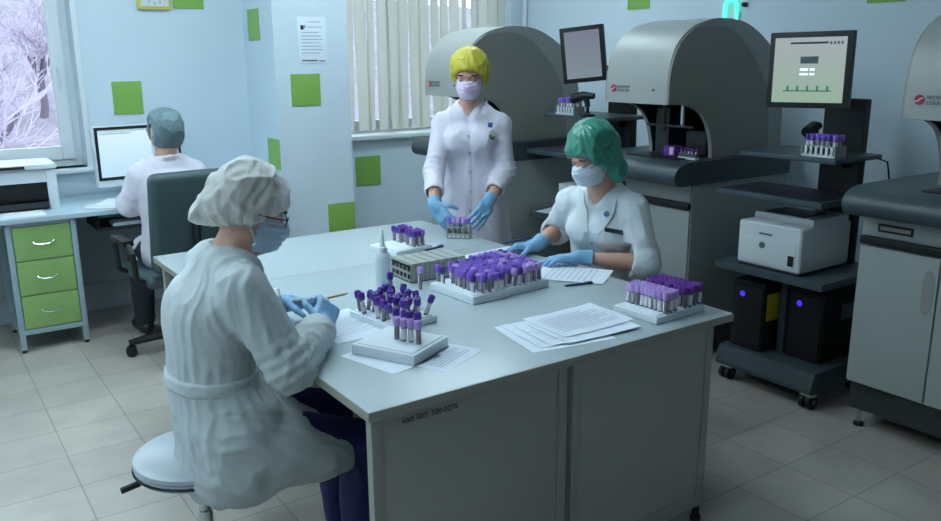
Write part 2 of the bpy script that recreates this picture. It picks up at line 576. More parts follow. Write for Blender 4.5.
def solid(name, field, m, parent, it=1, disp=None, matfn=None, mats=None, post=.15):
    V, F = field.mesh()
    V = relax(V, F, it)
    if disp:
        N = vnormals(V, F)
        D = np.array([disp(Vector(v), Vector(nn)) for v, nn in zip(V, N)])
        V = V + N * D[:, None]
        V = relax(V, F, 1, post)
    off = root_loc(parent)
    V = V - off
    me = bpy.data.meshes.new(name)
    me.from_pydata([tuple(v) for v in V], [], [tuple(int(i) for i in q) for q in F])
    for mm in (mats or [m]):
        me.materials.append(M[mm])
    if matfn:
        W = V + off
        for p in me.polygons:
            p.material_index = matfn(W[F[p.index]].mean(0))
    me.polygons.foreach_set('use_smooth', [True] * len(me.polygons))
    me.update()
    return link(name, me, parent)
# ------------------------------------------------------------------ people
def vv(*a): return Vector(a)
def lerp(a, b, t): return Vector(a) * (1 - t) + Vector(b) * t

class Pose: pass

def head_axes(fwd, tilt_side=0.0):
    """Forward vector of the face (may point down) -> (F, U, L) axes."""
    F = Vector(fwd).normalized()
    L = Vector((0, 0, 1)).cross(F).normalized()
    U = F.cross(L).normalized()
    if tilt_side:
        R = Matrix.Rotation(tilt_side, 3, F)
        L = R @ L; U = R @ U
    return F, U, L

def head_solids(f, P, grow=0.0, full=True):
    c, F, U, L = P.head, P.hF, P.hU, P.hL
    s = P.hs
    ax = [F, L, U]
    f.ell(c + (U * .022 - F * .012) * s, ((.094 + grow) * s, (.074 + grow) * s, (.098 + grow) * s), ax, .01)
    f.ell(c + (F * .018 - U * .045) * s, ((.076 + grow) * s, (.060 + grow) * s, (.080 + grow) * s), ax, .02)
    f.ell(c + (F * .060 - U * .096) * s, ((.026 + grow) * s, (.028 + grow) * s, (.022 + grow) * s), ax, .03)
    f.cone(c + (F * .083 - U * .002) * s, c + (F * .103 - U * .036) * s, (.009 + grow) * s, (.013 + grow) * s, .014)
    f.ell(c + (F * .098 - U * .038) * s, ((.010 + grow) * s, (.018 + grow) * s, (.009 + grow) * s), ax, .01)
    if full:
        f.ell(c + (F * .079 + U * .022) * s, (.018 * s, .052 * s, .010 * s), ax, .014)
        for q in (-1, 1):
            f.ell(c + (F * .096 + L * q * .032 + U * .002) * s, (.016 * s, .017 * s, .011 * s), ax, .012, 'cut')
            f.ell(c + (F * .074 + L * q * .032 + U * .001) * s, (.014 * s, .014 * s, .012 * s), ax, .004)
            f.ell(c + (F * .058 + L * q * .040 - U * .034) * s, (.022 * s, .018 * s, .018 * s), ax, .02)
            f.ell(c + (L * q * .075 - F * .006 - U * .012) * s, (.019 * s, .009 * s, .032 * s), [F + L * q * -.3, L, U], .006)
            f.ell(c + (L * q * .080 - F * .004 - U * .012) * s, (.010 * s, .006 * s, .018 * s), ax, .003, 'cut')
        f.ell(c + (F * .092 - U * .064) * s, (.010 * s, .022 * s, .006 * s), ax, .006)
        f.ell(c + (F * .089 - U * .074) * s, (.010 * s, .019 * s, .007 * s), ax, .006)

def bounds(pts, pad):
    a = np.array([list(p) for p in pts])
    return a.min(0) - pad, a.max(0) + pad

def make_body(root, P, h=.006):
    lo, hi = bounds([P.pel, P.neck, P.head + P.hU * .13, P.head + P.hF * .1, P.head - P.hF * .1] + [getattr(P, a) for a in
                    ('shr', 'elr', 'wrr', 'shl', 'ell', 'wrl', 'knr', 'anr', 'knl', 'anl', 'toer', 'toel')], .17)
    f = Field(lo, hi, h)
    # trunk
    f.trunk([(P.pel, .150, .105), (P.waist, .122, .088), (P.chest, .142, .102), (lerp(P.chest, P.neck, .72), .120, .070), (P.neck, .055, .055)], P.lat, .03)
    for s in (P.shr, P.shl):
        f.cone(lerp(P.neck, s, .25) - P.upv * .02, s, .045, .048, .04)
    for q in (-1, 1):
        f.ell(P.chest + P.fwd * .075 + P.lat * q * .065 - P.upv * .01, (.055, .062, .058), [P.fwd, P.lat, P.upv], .03)
    # neck and head
    f.cone(P.neck - P.upv * .03, P.head - P.hU * .05 - P.hF * .022, .056, .050, .03)
    head_solids(f, P)
    # arms
    for s, e, w in ((P.shr, P.elr, P.wrr), (P.shl, P.ell, P.wrl)):
        f.chain([(s, .047), (lerp(s, e, .35), .045), (e, .036)], .02)
        f.chain([(e, .036), (lerp(e, w, .3), .037), (lerp(e, w, .93), .022)], .015)
    # legs
    for q, k, a, t in ((-1, P.knr, P.anr, P.toer), (1, P.knl, P.anl, P.toel)):
        hip = P.pel + P.lat * q * .085
        f.chain([(hip, .088), (lerp(hip, k, .5), .075), (k, .055)], .03)
        f.chain([(k, .055), (lerp(k, a, .35), .053), (a, .034)], .02)
        f.cone(a - vv(0, 0, .035), t, .032, .024, .02)
    return solid('body', f, 'skin', root, it=1)

def hand(root, wrist, d, back, thumb, elbow, curl=(.5, .5, .5, .5), tcurl=.4, name='glove', s=1.0, spread=1.0, h=.0032, cuff=.075, tdir=None):
    """A gloved hand: palm, four unequal bent fingers and a thumb leaving the side of the palm, with a cuff over the wrist."""
    w = Vector(wrist); d = Vector(d).normalized()
    b = Vector(back); b = (b - d * b.dot(d)).normalized()
    t = d.cross(b).normalized()
    if t.dot(Vector(thumb)) < 0:
        t = -t
    e = (Vector(elbow) - w).normalized()
    lo, hi = bounds([w, w + d * .19 * s, w + e * cuff], .085)
    f = Field(lo, hi, h)
    ax = [d, t, b]
    f.box(w + d * .048 * s, ax, (.046 * s, .038 * s, .014 * s), .012 * s, .008)
    f.ell(w + d * .03 * s + t * .024 * s - b * .006, (.034 * s, .018 * s, .016 * s), ax, .012)
    f.cone(w - d * .01, w + d * .02 * s, .026, .022 * s, .015)
    f.chain([(w + d * .005, .0285), (w + e * cuff * .5, .0325), (w + e * cuff, .038)], .012)
    base = [.030, .010, -.011, -.030]
    leng = [.072, .080, .075, .060]
    fwd0 = [.088, .093, .089, .080]
    for i in range(4):
        p = w + d * fwd0[i] * s + t * base[i] * s
        dirn = (d + t * base[i] * 3.0 * spread).normalized()
        up = b
        ang = curl[i]
        segs = [.46, .31, .23]; rad = [.0100, .0092, .0084, .0072]
        f.cone(p - dirn * .02, p, .0105 * s, rad[0] * s, .006)
        tot = 0
        for j in range(3):
            tot += ang * (1.0, 1.15, .8)[j]
            dd = (dirn * math.cos(tot) - up * math.sin(tot)).normalized()
            p2 = p + dd * leng[i] * segs[j] * s
            f.cone(p, p2, rad[j] * s, rad[j + 1] * s, .0022)
            p = p2
    p = w + d * .026 * s + t * .034 * s - b * .004
    td = (d * .75 + t * .75 - b * .35).normalized() if tdir is None else Vector(tdir).normalized()
    p2 = p + td * .040 * s
    f.cone(p - td * .016, p2, .0135 * s, .0112 * s, .007)
    td2 = (td + (d * .6 - t * .5 - b * .6) * tcurl).normalized()
    p3 = p2 + td2 * .032 * s
    f.cone(p2, p3, .0110 * s, .0084 * s, .003)
    f.plane(w + e * cuff * .93, e, .004)
    f.cone(w + e * cuff * .75, w + e * (cuff + .03), .0290, .0350, 0, 'cut')
    def crease(v, n):
        return .0009 * noise.noise(v * 95) + .0012 * max(0, noise.noise(v * 42 + Vector((3, 1, 7))))
    g = solid(name, f, 'glove_blue', root, it=1, disp=crease)
    return g

def cloth(v, amp, sc, stretch=(1, 1, 1), seed=0.0, sharp=True):
    p = Vector((v.x * stretch[0], v.y * stretch[1], v.z * stretch[2])) * sc + Vector((seed, seed * .7, -seed))
    a = noise.noise(p)
    if sharp:
        w = noise.noise(p * .5 + Vector((9, 2, 4)))
        q = p + Vector((w, w, -w)) * 1.3
        r1 = max(0.0, 1 - 3.2 * abs(noise.noise(q))) ** 1.4
        r2 = max(0.0, 1 - 3.0 * abs(noise.noise(q * 1.9 + Vector((5, 3, 1))))) ** 1.4
        return amp * (.8 * r1 + .65 * r2 * (.4 + abs(w)) + .25 * a - .30)
    return amp * a

def mask_on(root, P, m, h=.004, loops=True):
    c, F, U, L, s = P.head, P.hF, P.hU, P.hL, P.hs
    f = Field(*bounds([c + F * .1 * s, c - U * .12 * s, c], .11), h)
    f2g = .009
    f.ell(c + (F * .018 - U * .045) * s, ((.076 + f2g) * s, (.060 + f2g) * s, (.080 + f2g) * s), [F, L, U], .02)
    f.ell(c + (F * .070 - U * .062) * s, (.044 * s, .050 * s, .052 * s), [F, L, U], .03)
    f.cone(c + (F * .090 - U * .006) * s, c + (F * .106 - U * .036) * s, .019 * s, .023 * s, .02)
    f.plane(c + (F * .10 - U * .006) * s, U * 1.0 + F * .20, .004)
    f.plane(c - U * .122 * s, -U + F * .15, .006)
    f.plane(c + F * .022 * s, -F, .004)
    def pleat(v, n):
        z = (v - c).dot(U)
        return .0018 * math.sin(z / (.0165 * s) * 2 * PI) + .001 * noise.noise(v * 40)
    o = solid('face_mask', f, m, root, it=1, disp=pleat)
    mb = MB(); off = Vector(root.location)
    if not loops:
        return o
    for q in (-1, 1):
        e = c + (L * q * .080 - F * .004 + U * .006) * s
        e2 = c + (L * q * .080 - F * .004 - U * .038) * s
        mb.tube([c + (F * .03 + L * q * .066 - U * .022) * s - off, e - off, c + (L * q * .082 - F * .014 - U * .015) * s - off, e2 - off, c + (F * .03 + L * q * .066 - U * .085) * s - off], .0022, m, 6)
    mb.build('ear_loop', o)
    return o

def eyes_on(root, P, closed=True):
    c, F, U, L, s = P.head, P.hF, P.hU, P.hL, P.hs
    off = Vector(root.location)
    for q in (-1, 1):
        mb = MB()
        arc = []
        for i in range(7):
            t = (i / 6 - .5) * 2
            arc.append(c + (F * (.0905 - .006 * t * t) + L * (q * .032 + t * .014) - U * (.004 + (.0035 * (1 - t * t) if closed else 0))) * s - off)
        mb.tube(arc, [.0012, .002, .0024, .0026, .0024, .002, .0012], 'brow', 6)
        mb.build('eye', root)
        mb = MB()
        arc = []
        for i in range(7):
            t = (i / 6 - .5) * 2
            arc.append(c + (F * (.0955 - .012 * t * t) + L * (q * .034 + t * .021) + U * (.021 + .004 * (1 - t * t))) * s - off)
        mb.tube(arc, [.0015, .003, .0035, .0036, .0033, .003, .0015], 'brow', 6)
        mb.build('eyebrow', root)

def hair_on(root, P, m):
    c, F, U, L, s = P.head, P.hF, P.hU, P.hL, P.hs
    f = Field(*bounds([c + U * .13, c - U * .1, c - F * .1, c + F * .1], .06), .006)
    f.ell(c + (U * .026 - F * .016) * s, (.100 * s, .081 * s, .101 * s), [F, L, U], .01)
    f.plane(c + (F * .085 + U * .052) * s, F * .62 - U * .78, .01)
    return solid('hair', f, m, root, it=1, disp=lambda v, n: .002 * noise.noise(v * 90))

def cap_on(root, P, m, back=None, rad=(.116, .098, .108), name='bouffant_cap', wr=.004, lift=.0, front=(.092, .040), rear=(-.10, -.062), seed=1.0, h=.0045, brad=.030):
    c, F, U, L, s = P.head, P.hF, P.hU, P.hL, P.hs
    pts = [c + U * .16, c - U * .08, c - F * .14, c + F * .12] + ([back] if back is not None else [])
    f = Field(*bounds(pts, .06), h)
    f.ell(c + (U * (.038 + lift) - F * .018) * s, (rad[0] * s, rad[1] * s, rad[2] * s), [F, L, U], .01)
    if back is not None:
        f.cone(c + (U * .03 - F * .03) * s, back, .085 * s, brad * s, .05)
    a = c + (F * front[0] + U * front[1]) * s; b = c + (F * rear[0] + U * rear[1]) * s
    e = (a - b).normalized(); nrm = L.cross(e).normalized()
    if nrm.dot(U) > 0: nrm = -nrm
    f.plane(a, nrm, .012)
    # hollow underneath, and an elastic band along the rim
    f.ell(c + (U * .030 - F * .012) * s, (.098 * s, .080 * s, .094 * s), [F, L, U], .004, 'cut')
    top = c + U * .05
    def gather(v, n):
        r = v - top
        ang = math.atan2(r.dot(L), r.dot(F))
        el = max(0.0, min(1.0, -(v - a).dot(nrm) / .10))
        g = math.sin(ang * 15 + 6 * noise.noise(v * 10 + Vector((seed, 0, 0)))) * .5 + .5
        fine = math.sin(ang * 44 + 3 * noise.noise(v * 25)) * .5 + .5
        q = v * 13 + Vector((seed, 2, 5))
        cr = max(0.0, 1 - 3.4 * abs(noise.noise(q))) ** 1.5
        return wr * (.9 - .5 * el) * g * g + wr * .8 * fine * max(0, 1 - 3 * el) + wr * 1.5 * cr + wr * .5 * noise.noise(v * 48) + .001
    o = solid(name, f, m, root, it=1, disp=gather, post=.05)
    return o

def surface_of(o):
    off = Vector(root_loc(o))
    bvh = BVHTree.FromPolygons([v.co + off for v in o.data.vertices], [list(p.vertices) for p in o.data.polygons])
    def on(p, n, out=.004):
        n = Vector(n).normalized()
        hit = bvh.ray_cast(Vector(p) + n * .4, -n)
        q = hit[0] if hit[0] is not None else Vector(p)
        return q + n * out, (hit[1] if hit[1] is not None else n)
    return on

def lapel(coat, on, rows, m, F):
    """A folded collar strip lying on the coat: rows of (inner, outer) points."""
    off = Vector(root_loc(coat)); mb = MB(); vs, fs = [], []
    n = len(rows)
    for s in (0, 1):
        for a, b_ in rows:
            for t in (0, .5, 1):
                p, nn = on(lerp(a, b_, t), F, .003 + .006 * s + .004 * (1 - abs(2 * t - 1)))
                vs.append(p - off)
    for s in (0, 1):
        for i in range(n - 1):
            for t in (0, 1):
                k = s * 3 * n + i * 3 + t
                fs.append((k, k + 1, k + 4, k + 3) if s else (k, k + 3, k + 4, k + 1))
    for i in range(n - 1):
        for t in (0, 2):
            k = i * 3 + t; fs.append((k, k + 3, k + 3 + 3 * n, k + 3 * n))
    for i in (0, n - 1):
        for t in (0, 1):
            k = i * 3 + t; fs.append((k, k + 1, k + 1 + 3 * n, k + 3 * n))
    mb._put(vs, fs, m)
    return mb.build('lapel', coat, sharp=60)

def sleeve(f, s, e, w, r, cut, k=.02, flare=1.0):
    """Sleeve along shoulder-elbow-wrist that ends at fraction `cut` of the forearm."""
    end = lerp(e, w, cut)
    d = (w - e).normalized()
    f.chain([(s, r[0]), (lerp(s, e, .5), r[1]), (e, r[2])], k)
    f.chain([(e, r[2]), (end, r[3] * flare)], k)
    return end, d

def sleeve_end(f, end, d, r):
    n = f.n
    sl, (X, Y, Z) = f._blk(np.array(end) - .10, np.array(end) + .10, 0)
    dist = np.sqrt((X - end[0]) ** 2 + (Y - end[1]) ** 2 + (Z - end[2]) ** 2)
    pl = (X - end[0]) * d[0] + (Y - end[1]) * d[1] + (Z - end[2]) * d[2]
    g = f.f[sl]
    f.f[sl] = np.where(dist < r * 1.5, np.maximum(g, pl), g).astype(np.float32)
    f.cone(Vector(end) - Vector(d) * .03, Vector(end) + Vector(d) * .02, r * .8, r, 0, 'cut')

def base_pose(fwd, hF, hs=.95, tilt=0.0):
    P = Pose()
    P.fwd = Vector(fwd).normalized(); P.lat = Vector((0, 0, 1)).cross(P.fwd).normalized()   # lat points to the person's left
    P.upv = Vector((0, 0, 1)); P.hs = hs
    P.hF, P.hU, P.hL = head_axes(hF, tilt)
    return P
def legs_on(root, P, mt, ms):
    f = Field(*bounds([P.pel, P.knr, P.knl, P.anr, P.anl], .16), .009)
    f.trunk([(P.pel + P.upv * .05, .140, .100), (P.pel - P.upv * .01, .142, .102)], P.lat, .02)
    for q, k, a in ((-1, P.knr, P.anr), (1, P.knl, P.anl)):
        hip = P.pel + P.lat * q * .085
        f.chain([(hip, .090), (lerp(hip, k, .5), .079), (k, .066)], .02)
        f.chain([(k, .066), (lerp(k, a, .4), .068), (a, .058)], .02)
    o = solid('trousers', f, mt, root, it=1, disp=lambda v, n: cloth(v, .004, 10, (1, 1, .6), 3))
    for a, t in ((P.anr, P.toer), (P.anl, P.toel)):
        d = (t - a); d.z = 0; d = d.normalized()
        f = Field(*bounds([a, t], .08), .006)
        f.cone(vv(a.x, a.y, .042) - d * .03, vv(t.x, t.y, .034), .040, .034, .02)
        f.cone(vv(a.x, a.y, .045), vv(a.x, a.y, .085), .042, .040, .02)
        f.plane(vv(0, 0, .004), (0, 0, -1), .003)
        solid('shoe', f, ms, root, it=1)

def collar_ring(f, P, r=.074, a0=55, a1=305, rise=.018, th=.011, n=12, low=.03):
    pts = []
    for i in range(n + 1):
        t = math.radians(a0 + (a1 - a0) * i / n)
        back = -math.cos(t)
        pts.append((P.neck + (P.fwd * math.cos(t) * (r * 1.05) + P.lat * math.sin(t) * r) + P.upv * (rise + .02 * back - low * max(0, math.cos(t)) ), th))
    f.chain(pts, .008)

def coat_field(P, secs, h=.009, pad=.24, extra=()):
    pts = [P.pel, P.neck, P.shr, P.shl, P.elr, P.ell, P.wrr, P.wrl] + list(extra)
    f = Field(*bounds(pts, pad), h)
    f.trunk(secs, P.lat, .03)
    for s in (P.shr, P.shl):
        f.cone(lerp(P.neck, s, .22) - P.upv * .022, s - P.upv * .006, .050, .056, .04)
    return f

def disc_on(mb, p, n, r, th, m):
    n = Vector(n).normalized()
    mb.cyl(Vector(p) - n * th, Vector(p) + n * th, r, m, n=12)

# ---- foreground woman on the stool
def person_foreground():
    P = base_pose((.985, -.12, 0), (.93, -.22, -.34), .95)
    P.pel, P.waist, P.chest, P.neck, P.head = vv(.685, 2.285, .600), vv(.655, 2.295, .77), vv(.672, 2.30, .945), vv(.742, 2.295, 1.10), vv(.806, 2.28, 1.225)
    P.shr, P.elr, P.wrr = vv(.712, 2.13, 1.035), vv(.805, 2.060, .815), vv(.995, 2.258, .846)
    P.shl, P.ell, P.wrl = vv(.735, 2.465, 1.04), vv(.81, 2.60, .835), vv(.995, 2.535, .852)
    P.knr, P.anr, P.toer = vv(1.065, 2.17, .475), vv(1.03, 2.13, .09), vv(1.17, 2.11, .035)
    P.knl, P.anl, P.toel = vv(1.09, 2.43, .485), vv(1.10, 2.42, .09), vv(1.25, 2.44, .035)
    root = thing('person', 'seated person in white gown and clear bouffant cap on the grey stool, holding a pen', 'person', (.635, 2.30, 0))
    make_body(root, P)
    secs = [(P.pel + vv(.0, 0, .0), .176, .128), (P.waist, .152, .116), (P.chest, .178, .132), (lerp(P.chest, P.neck, .7), .150, .098), (P.neck - vv(0, 0, .02), .080, .075)]
    f = coat_field(P, secs, .0075, .24, [P.knr, P.knl, vv(.7, 2.2, .38)])
    er, dr = sleeve(f, P.shr, P.elr, P.wrr, (.072, .068, .064, .056), .90, .03, 1.0)
    el, dl = sleeve(f, P.shl, P.ell, P.wrl, (.072, .066, .060, .053), .90, .03, 1.0)
    for q in (-1, 1):
        f.ell(P.chest + P.fwd * .092 + P.lat * q * .065, (.070, .080, .080), [P.fwd, P.lat, P.upv], .05)
    # skirt of the gown over the lap and hanging over the stool
    f.trunk([(vv(.662, 2.29, .72), .166, .128), (vv(.685, 2.27, .61), .196, .150), (vv(.690, 2.262, .50), .200, .160)], P.lat, .02)
    f.trunk([(vv(.70, 2.265, .60), .190, .13), (vv(.80, 2.25, .53), .200, .130), (vv(.92, 2.25, .475), .195, .108), (vv(1.06, 2.28, .455), .19, .095)], P.lat, .04)
    f.plane((.995, 2.13, .43), (.90, .42, -.10), .010, .62)
    f.plane((.8, 2.2, .418), vv(.04, .0, -1.0), .012)
    f.trunk([(vv(.90, 2.28, .42), .165, .075), (vv(1.12, 2.28, .42), .165, .075)], P.lat, .01, 'cut')
    sleeve_end(f, er, dr, .047); sleeve_end(f, el, dl, .043)
    f.cone(P.neck - vv(0, 0, .02) + P.fwd * .01, P.neck + vv(.02, 0, .09), .063, .075, .012, 'cut')
    def fold(v, n):
        a = .0068 if v.z > .8 else .0085
        st = (1.2, 1.2, .36) if v.z > .77 else (.5, 1.25, .8)
        d = cloth(v, a, 12.5, st, 2.0)
        # gathers just above and below the belt
        g = math.exp(-((v.z - .76) / .07) ** 2)
        ang = math.atan2(v.y - 2.3, v.x - .635)
        d += g * .004 * math.sin(ang * 30 + 2 * noise.noise(v * 9))
        d *= 1 - .85 * math.exp(-((v.z - .758) / .04) ** 2) * (1 if (v - P.elr).length > .13 else 0)
        r = (v - P.elr).length
        if r < .14:
            d += .006 * (1 - r / .14) * math.sin((v - P.elr).dot((P.shr - P.elr).normalized()) * 190)
        return d
    coat = solid('gown', f, 'coat_grey', root, it=1, disp=fold)
    # tied belt
    b = Field(*bounds([P.waist], .26), .006)
    z0 = P.waist - vv(0, 0, .012)
    b.trunk([(z0 - vv(-.004, 0, .06), .172, .136), (z0 + vv(0, 0, .06), .163, .127)], P.lat, 0)
    b.plane(z0 + vv(0, 0, .021), (0.05, 0, 1), .006); b.plane(z0 - vv(0, 0, .021), (-.05, 0, -1), .006)
    solid('belt', b, 'coat_grey', coat, it=1, disp=lambda v, n: cloth(v, .0025, 20, (1, 1, 2), 5))
    legs_on(root, P, 'trousers_navy', 'shoe_white')
    hair_on(root, P, 'hair_brown')
    cap_on(root, P, 'cap_clear', back=vv(.672, 2.325, 1.225), wr=.005, rear=(-.115, -.085), front=(.094, .034), seed=4)
    mask_on(root, P, 'mask_blue')
    eyes_on(root, P)
    # glasses
    c, F, U, L, s = P.head, P.hF, P.hU, P.hL, P.hs
    off = Vector(root.location); g = MB(); ln = MB()
    for q in (-1, 1):
        ring = []
        for i in range(16):
            t = 2 * PI * i / 16
            ring.append(c + F * (.105 - .02 * abs(.5 + .5 * math.cos(t) * q) * .5) + L * (q * .034 + .022 * math.cos(t)) + U * (-.004 + .015 * math.sin(t)) - off)
        g.tube(ring, .0017, 'frame_dark', 6, closed=True)
        ln._put([p for p in ring], [list(range(16))], 'lens')
        g.tube([c + F * .096 + L * q * .058 + U * .004 - off, c + F * .05 + L * q * .083 + U * .004 - off, c - F * .02 + L * q * .084 + U * .002 - off], .0018, 'frame_dark', 6)
    g.tube([c + F * .105 + L * .010 - off, c + F * .108 + U * .004 - off, c + F * .105 - L * .010 - off], .0016, 'frame_dark', 6)
    go = g.build('glasses', root); ln.build('lens', go)
    hand(root, P.wrr, (.55, .62, .46), (.30, -.62, .62), (-.45, .75, .35), P.elr, (.6, .7, .8, .85), .7)
    hand(root, P.wrl, (.72, -.62, .05), (-.10, .25, .95), (-.3, -.9, .2), P.ell, (.35, .4, .5, .6), .5)
    return root

# ---- woman at the far right side of the table
def person_right():
    P = base_pose((-.93, -.36, 0), (-.94, -.04, -.42), .95)
    P.pel, P.waist, P.chest, P.neck, P.head = vv(2.54, 2.61, .60), vv(2.525, 2.61, .77), vv(2.495, 2.59, .92), vv(2.452, 2.57, 1.078), vv(2.365, 2.552, 1.245)
    P.shl, P.ell, P.wrl = vv(2.500, 2.437, 1.018), vv(2.500, 2.350, .80), vv(2.285, 2.525, .825)
    P.shr, P.elr, P.wrr = vv(2.41, 2.722, 1.018), vv(2.47, 2.88, .86), vv(2.28, 2.81, .825)
    P.knr, P.anr, P.toer = vv(2.13, 2.62, .52), vv(2.14, 2.62, .09), vv(2.0, 2.60, .035)
    P.knl, P.anl, P.toel = vv(2.16, 2.36, .52), vv(2.18, 2.36, .09), vv(2.04, 2.32, .035)
    root = thing('person', 'seated person in green bouffant cap and white coat with bare forearms', 'person', (2.56, 2.6, 0))
    make_body(root, P)
    secs = [(P.pel - vv(0, 0, .03), .18, .14), (P.waist, .150, .125), (P.chest, .172, .126), (lerp(P.chest, P.neck, .72), .14, .088), (P.neck - vv(0, 0, .012), .076, .070)]
    f = coat_field(P, secs, .008, .2)
    for q in (-1, 1):
        f.ell(P.chest + P.fwd * .098 + P.lat * q * .065, (.062, .07, .065), [P.fwd, P.lat, P.upv], .05)
    el, dl = sleeve(f, P.shl, P.ell, P.wrl, (.066, .064, .062, .060), .22, .03, 1.05)
    er, dr = sleeve(f, P.shr, P.elr, P.wrr, (.066, .062, .060, .056), .28, .03, 1.05)
    for k in (P.knr, P.knl):
        f.chain([(P.pel, .125), (lerp(P.pel, k, .6), .105)], .05)
    collar_ring(f, P, .082, 62, 298, .006, .014, 12, .05)
    f.cone(P.neck + P.fwd * .060 + P.upv * .05, P.neck + P.fwd * .148 - P.upv * .165, .048, .006, .008, 'cut')
    f.cone(P.neck - vv(0, 0, .02), P.neck + P.upv * .09 + P.fwd * .02, .058, .066, .01, 'cut')
    sleeve_end(f, el, dl, .054); sleeve_end(f, er, dr, .050)
    coat = solid('lab_coat', f, 'coat_white', root, it=1, disp=lambda v, n: cloth(v, .0078, 9.5, (1, 1, .6), 7.0))
    off = Vector(root.location)
    # name strip, breast badge, pin on the lapel
    F, L, U = P.fwd, P.lat, P.upv
    on = surface_of(coat)
    N = P.neck
    for q in (-1, 1):
        rows = []
        for t in (0, .25, .5, .75, 1):
            inner = N + L * q * (.060 - .052 * t) + U * (.004 - .160 * t)
            wd = .050 * math.sin(PI * (.18 + .62 * t)) + .006
            rows.append((inner, inner + L * q * wd + U * (.010 if t < .6 else .0)))
        lapel(coat, on, rows, 'coat_white', F)
    p, n = on(P.chest + L * .068 + U * .016, F + L * .3, .003)
    mb = MB(); t = (L - n * L.dot(n)).normalized()
    mb.box(-.046, .046, -.009, .009, -.002, .002, 'badge_dark', .001, X=frame(p - off, t, U - L * .10))
    mb.build('name_strip', coat)
    mb = MB(); p, n = on(N + L * .062 - U * .075, F, .017); disc_on(mb, p - off, n, .012, .003, 'badge_blue')
    mb.build('brooch', coat)
    for i in range(3):
        p, n = on(P.chest - U * (.05 + .07 * i), F, .001)
        mb = MB(); disc_on(mb, p - off, n, .007, .003, 'button'); mb.build('button', coat)
    legs_on(root, P, 'trousers_white', 'shoe_white')
    hair_on(root, P, 'hair_brown')
    cap_on(root, P, 'cap_green', back=P.head + vv(.118, -.022, -.070), rad=(.118, .102, .110), wr=.0045, rear=(-.10, -.235), front=(.094, .056), seed=9, brad=.056)
    mask_on(root, P, 'mask_white')
    eyes_on(root, P)
    hand(root, P.wrl, (-.80, .56, -.05), (.05, .05, 1), (.5, .8, 0), P.ell, (.16, .2, .24, .28), .25, cuff=.06)
    hand(root, P.wrr, (-.84, .45, -.04), (0, .1, 1), (-.4, -.9, 0), P.elr, (.3, .4, .5, .55), .5, cuff=.06)
    return root

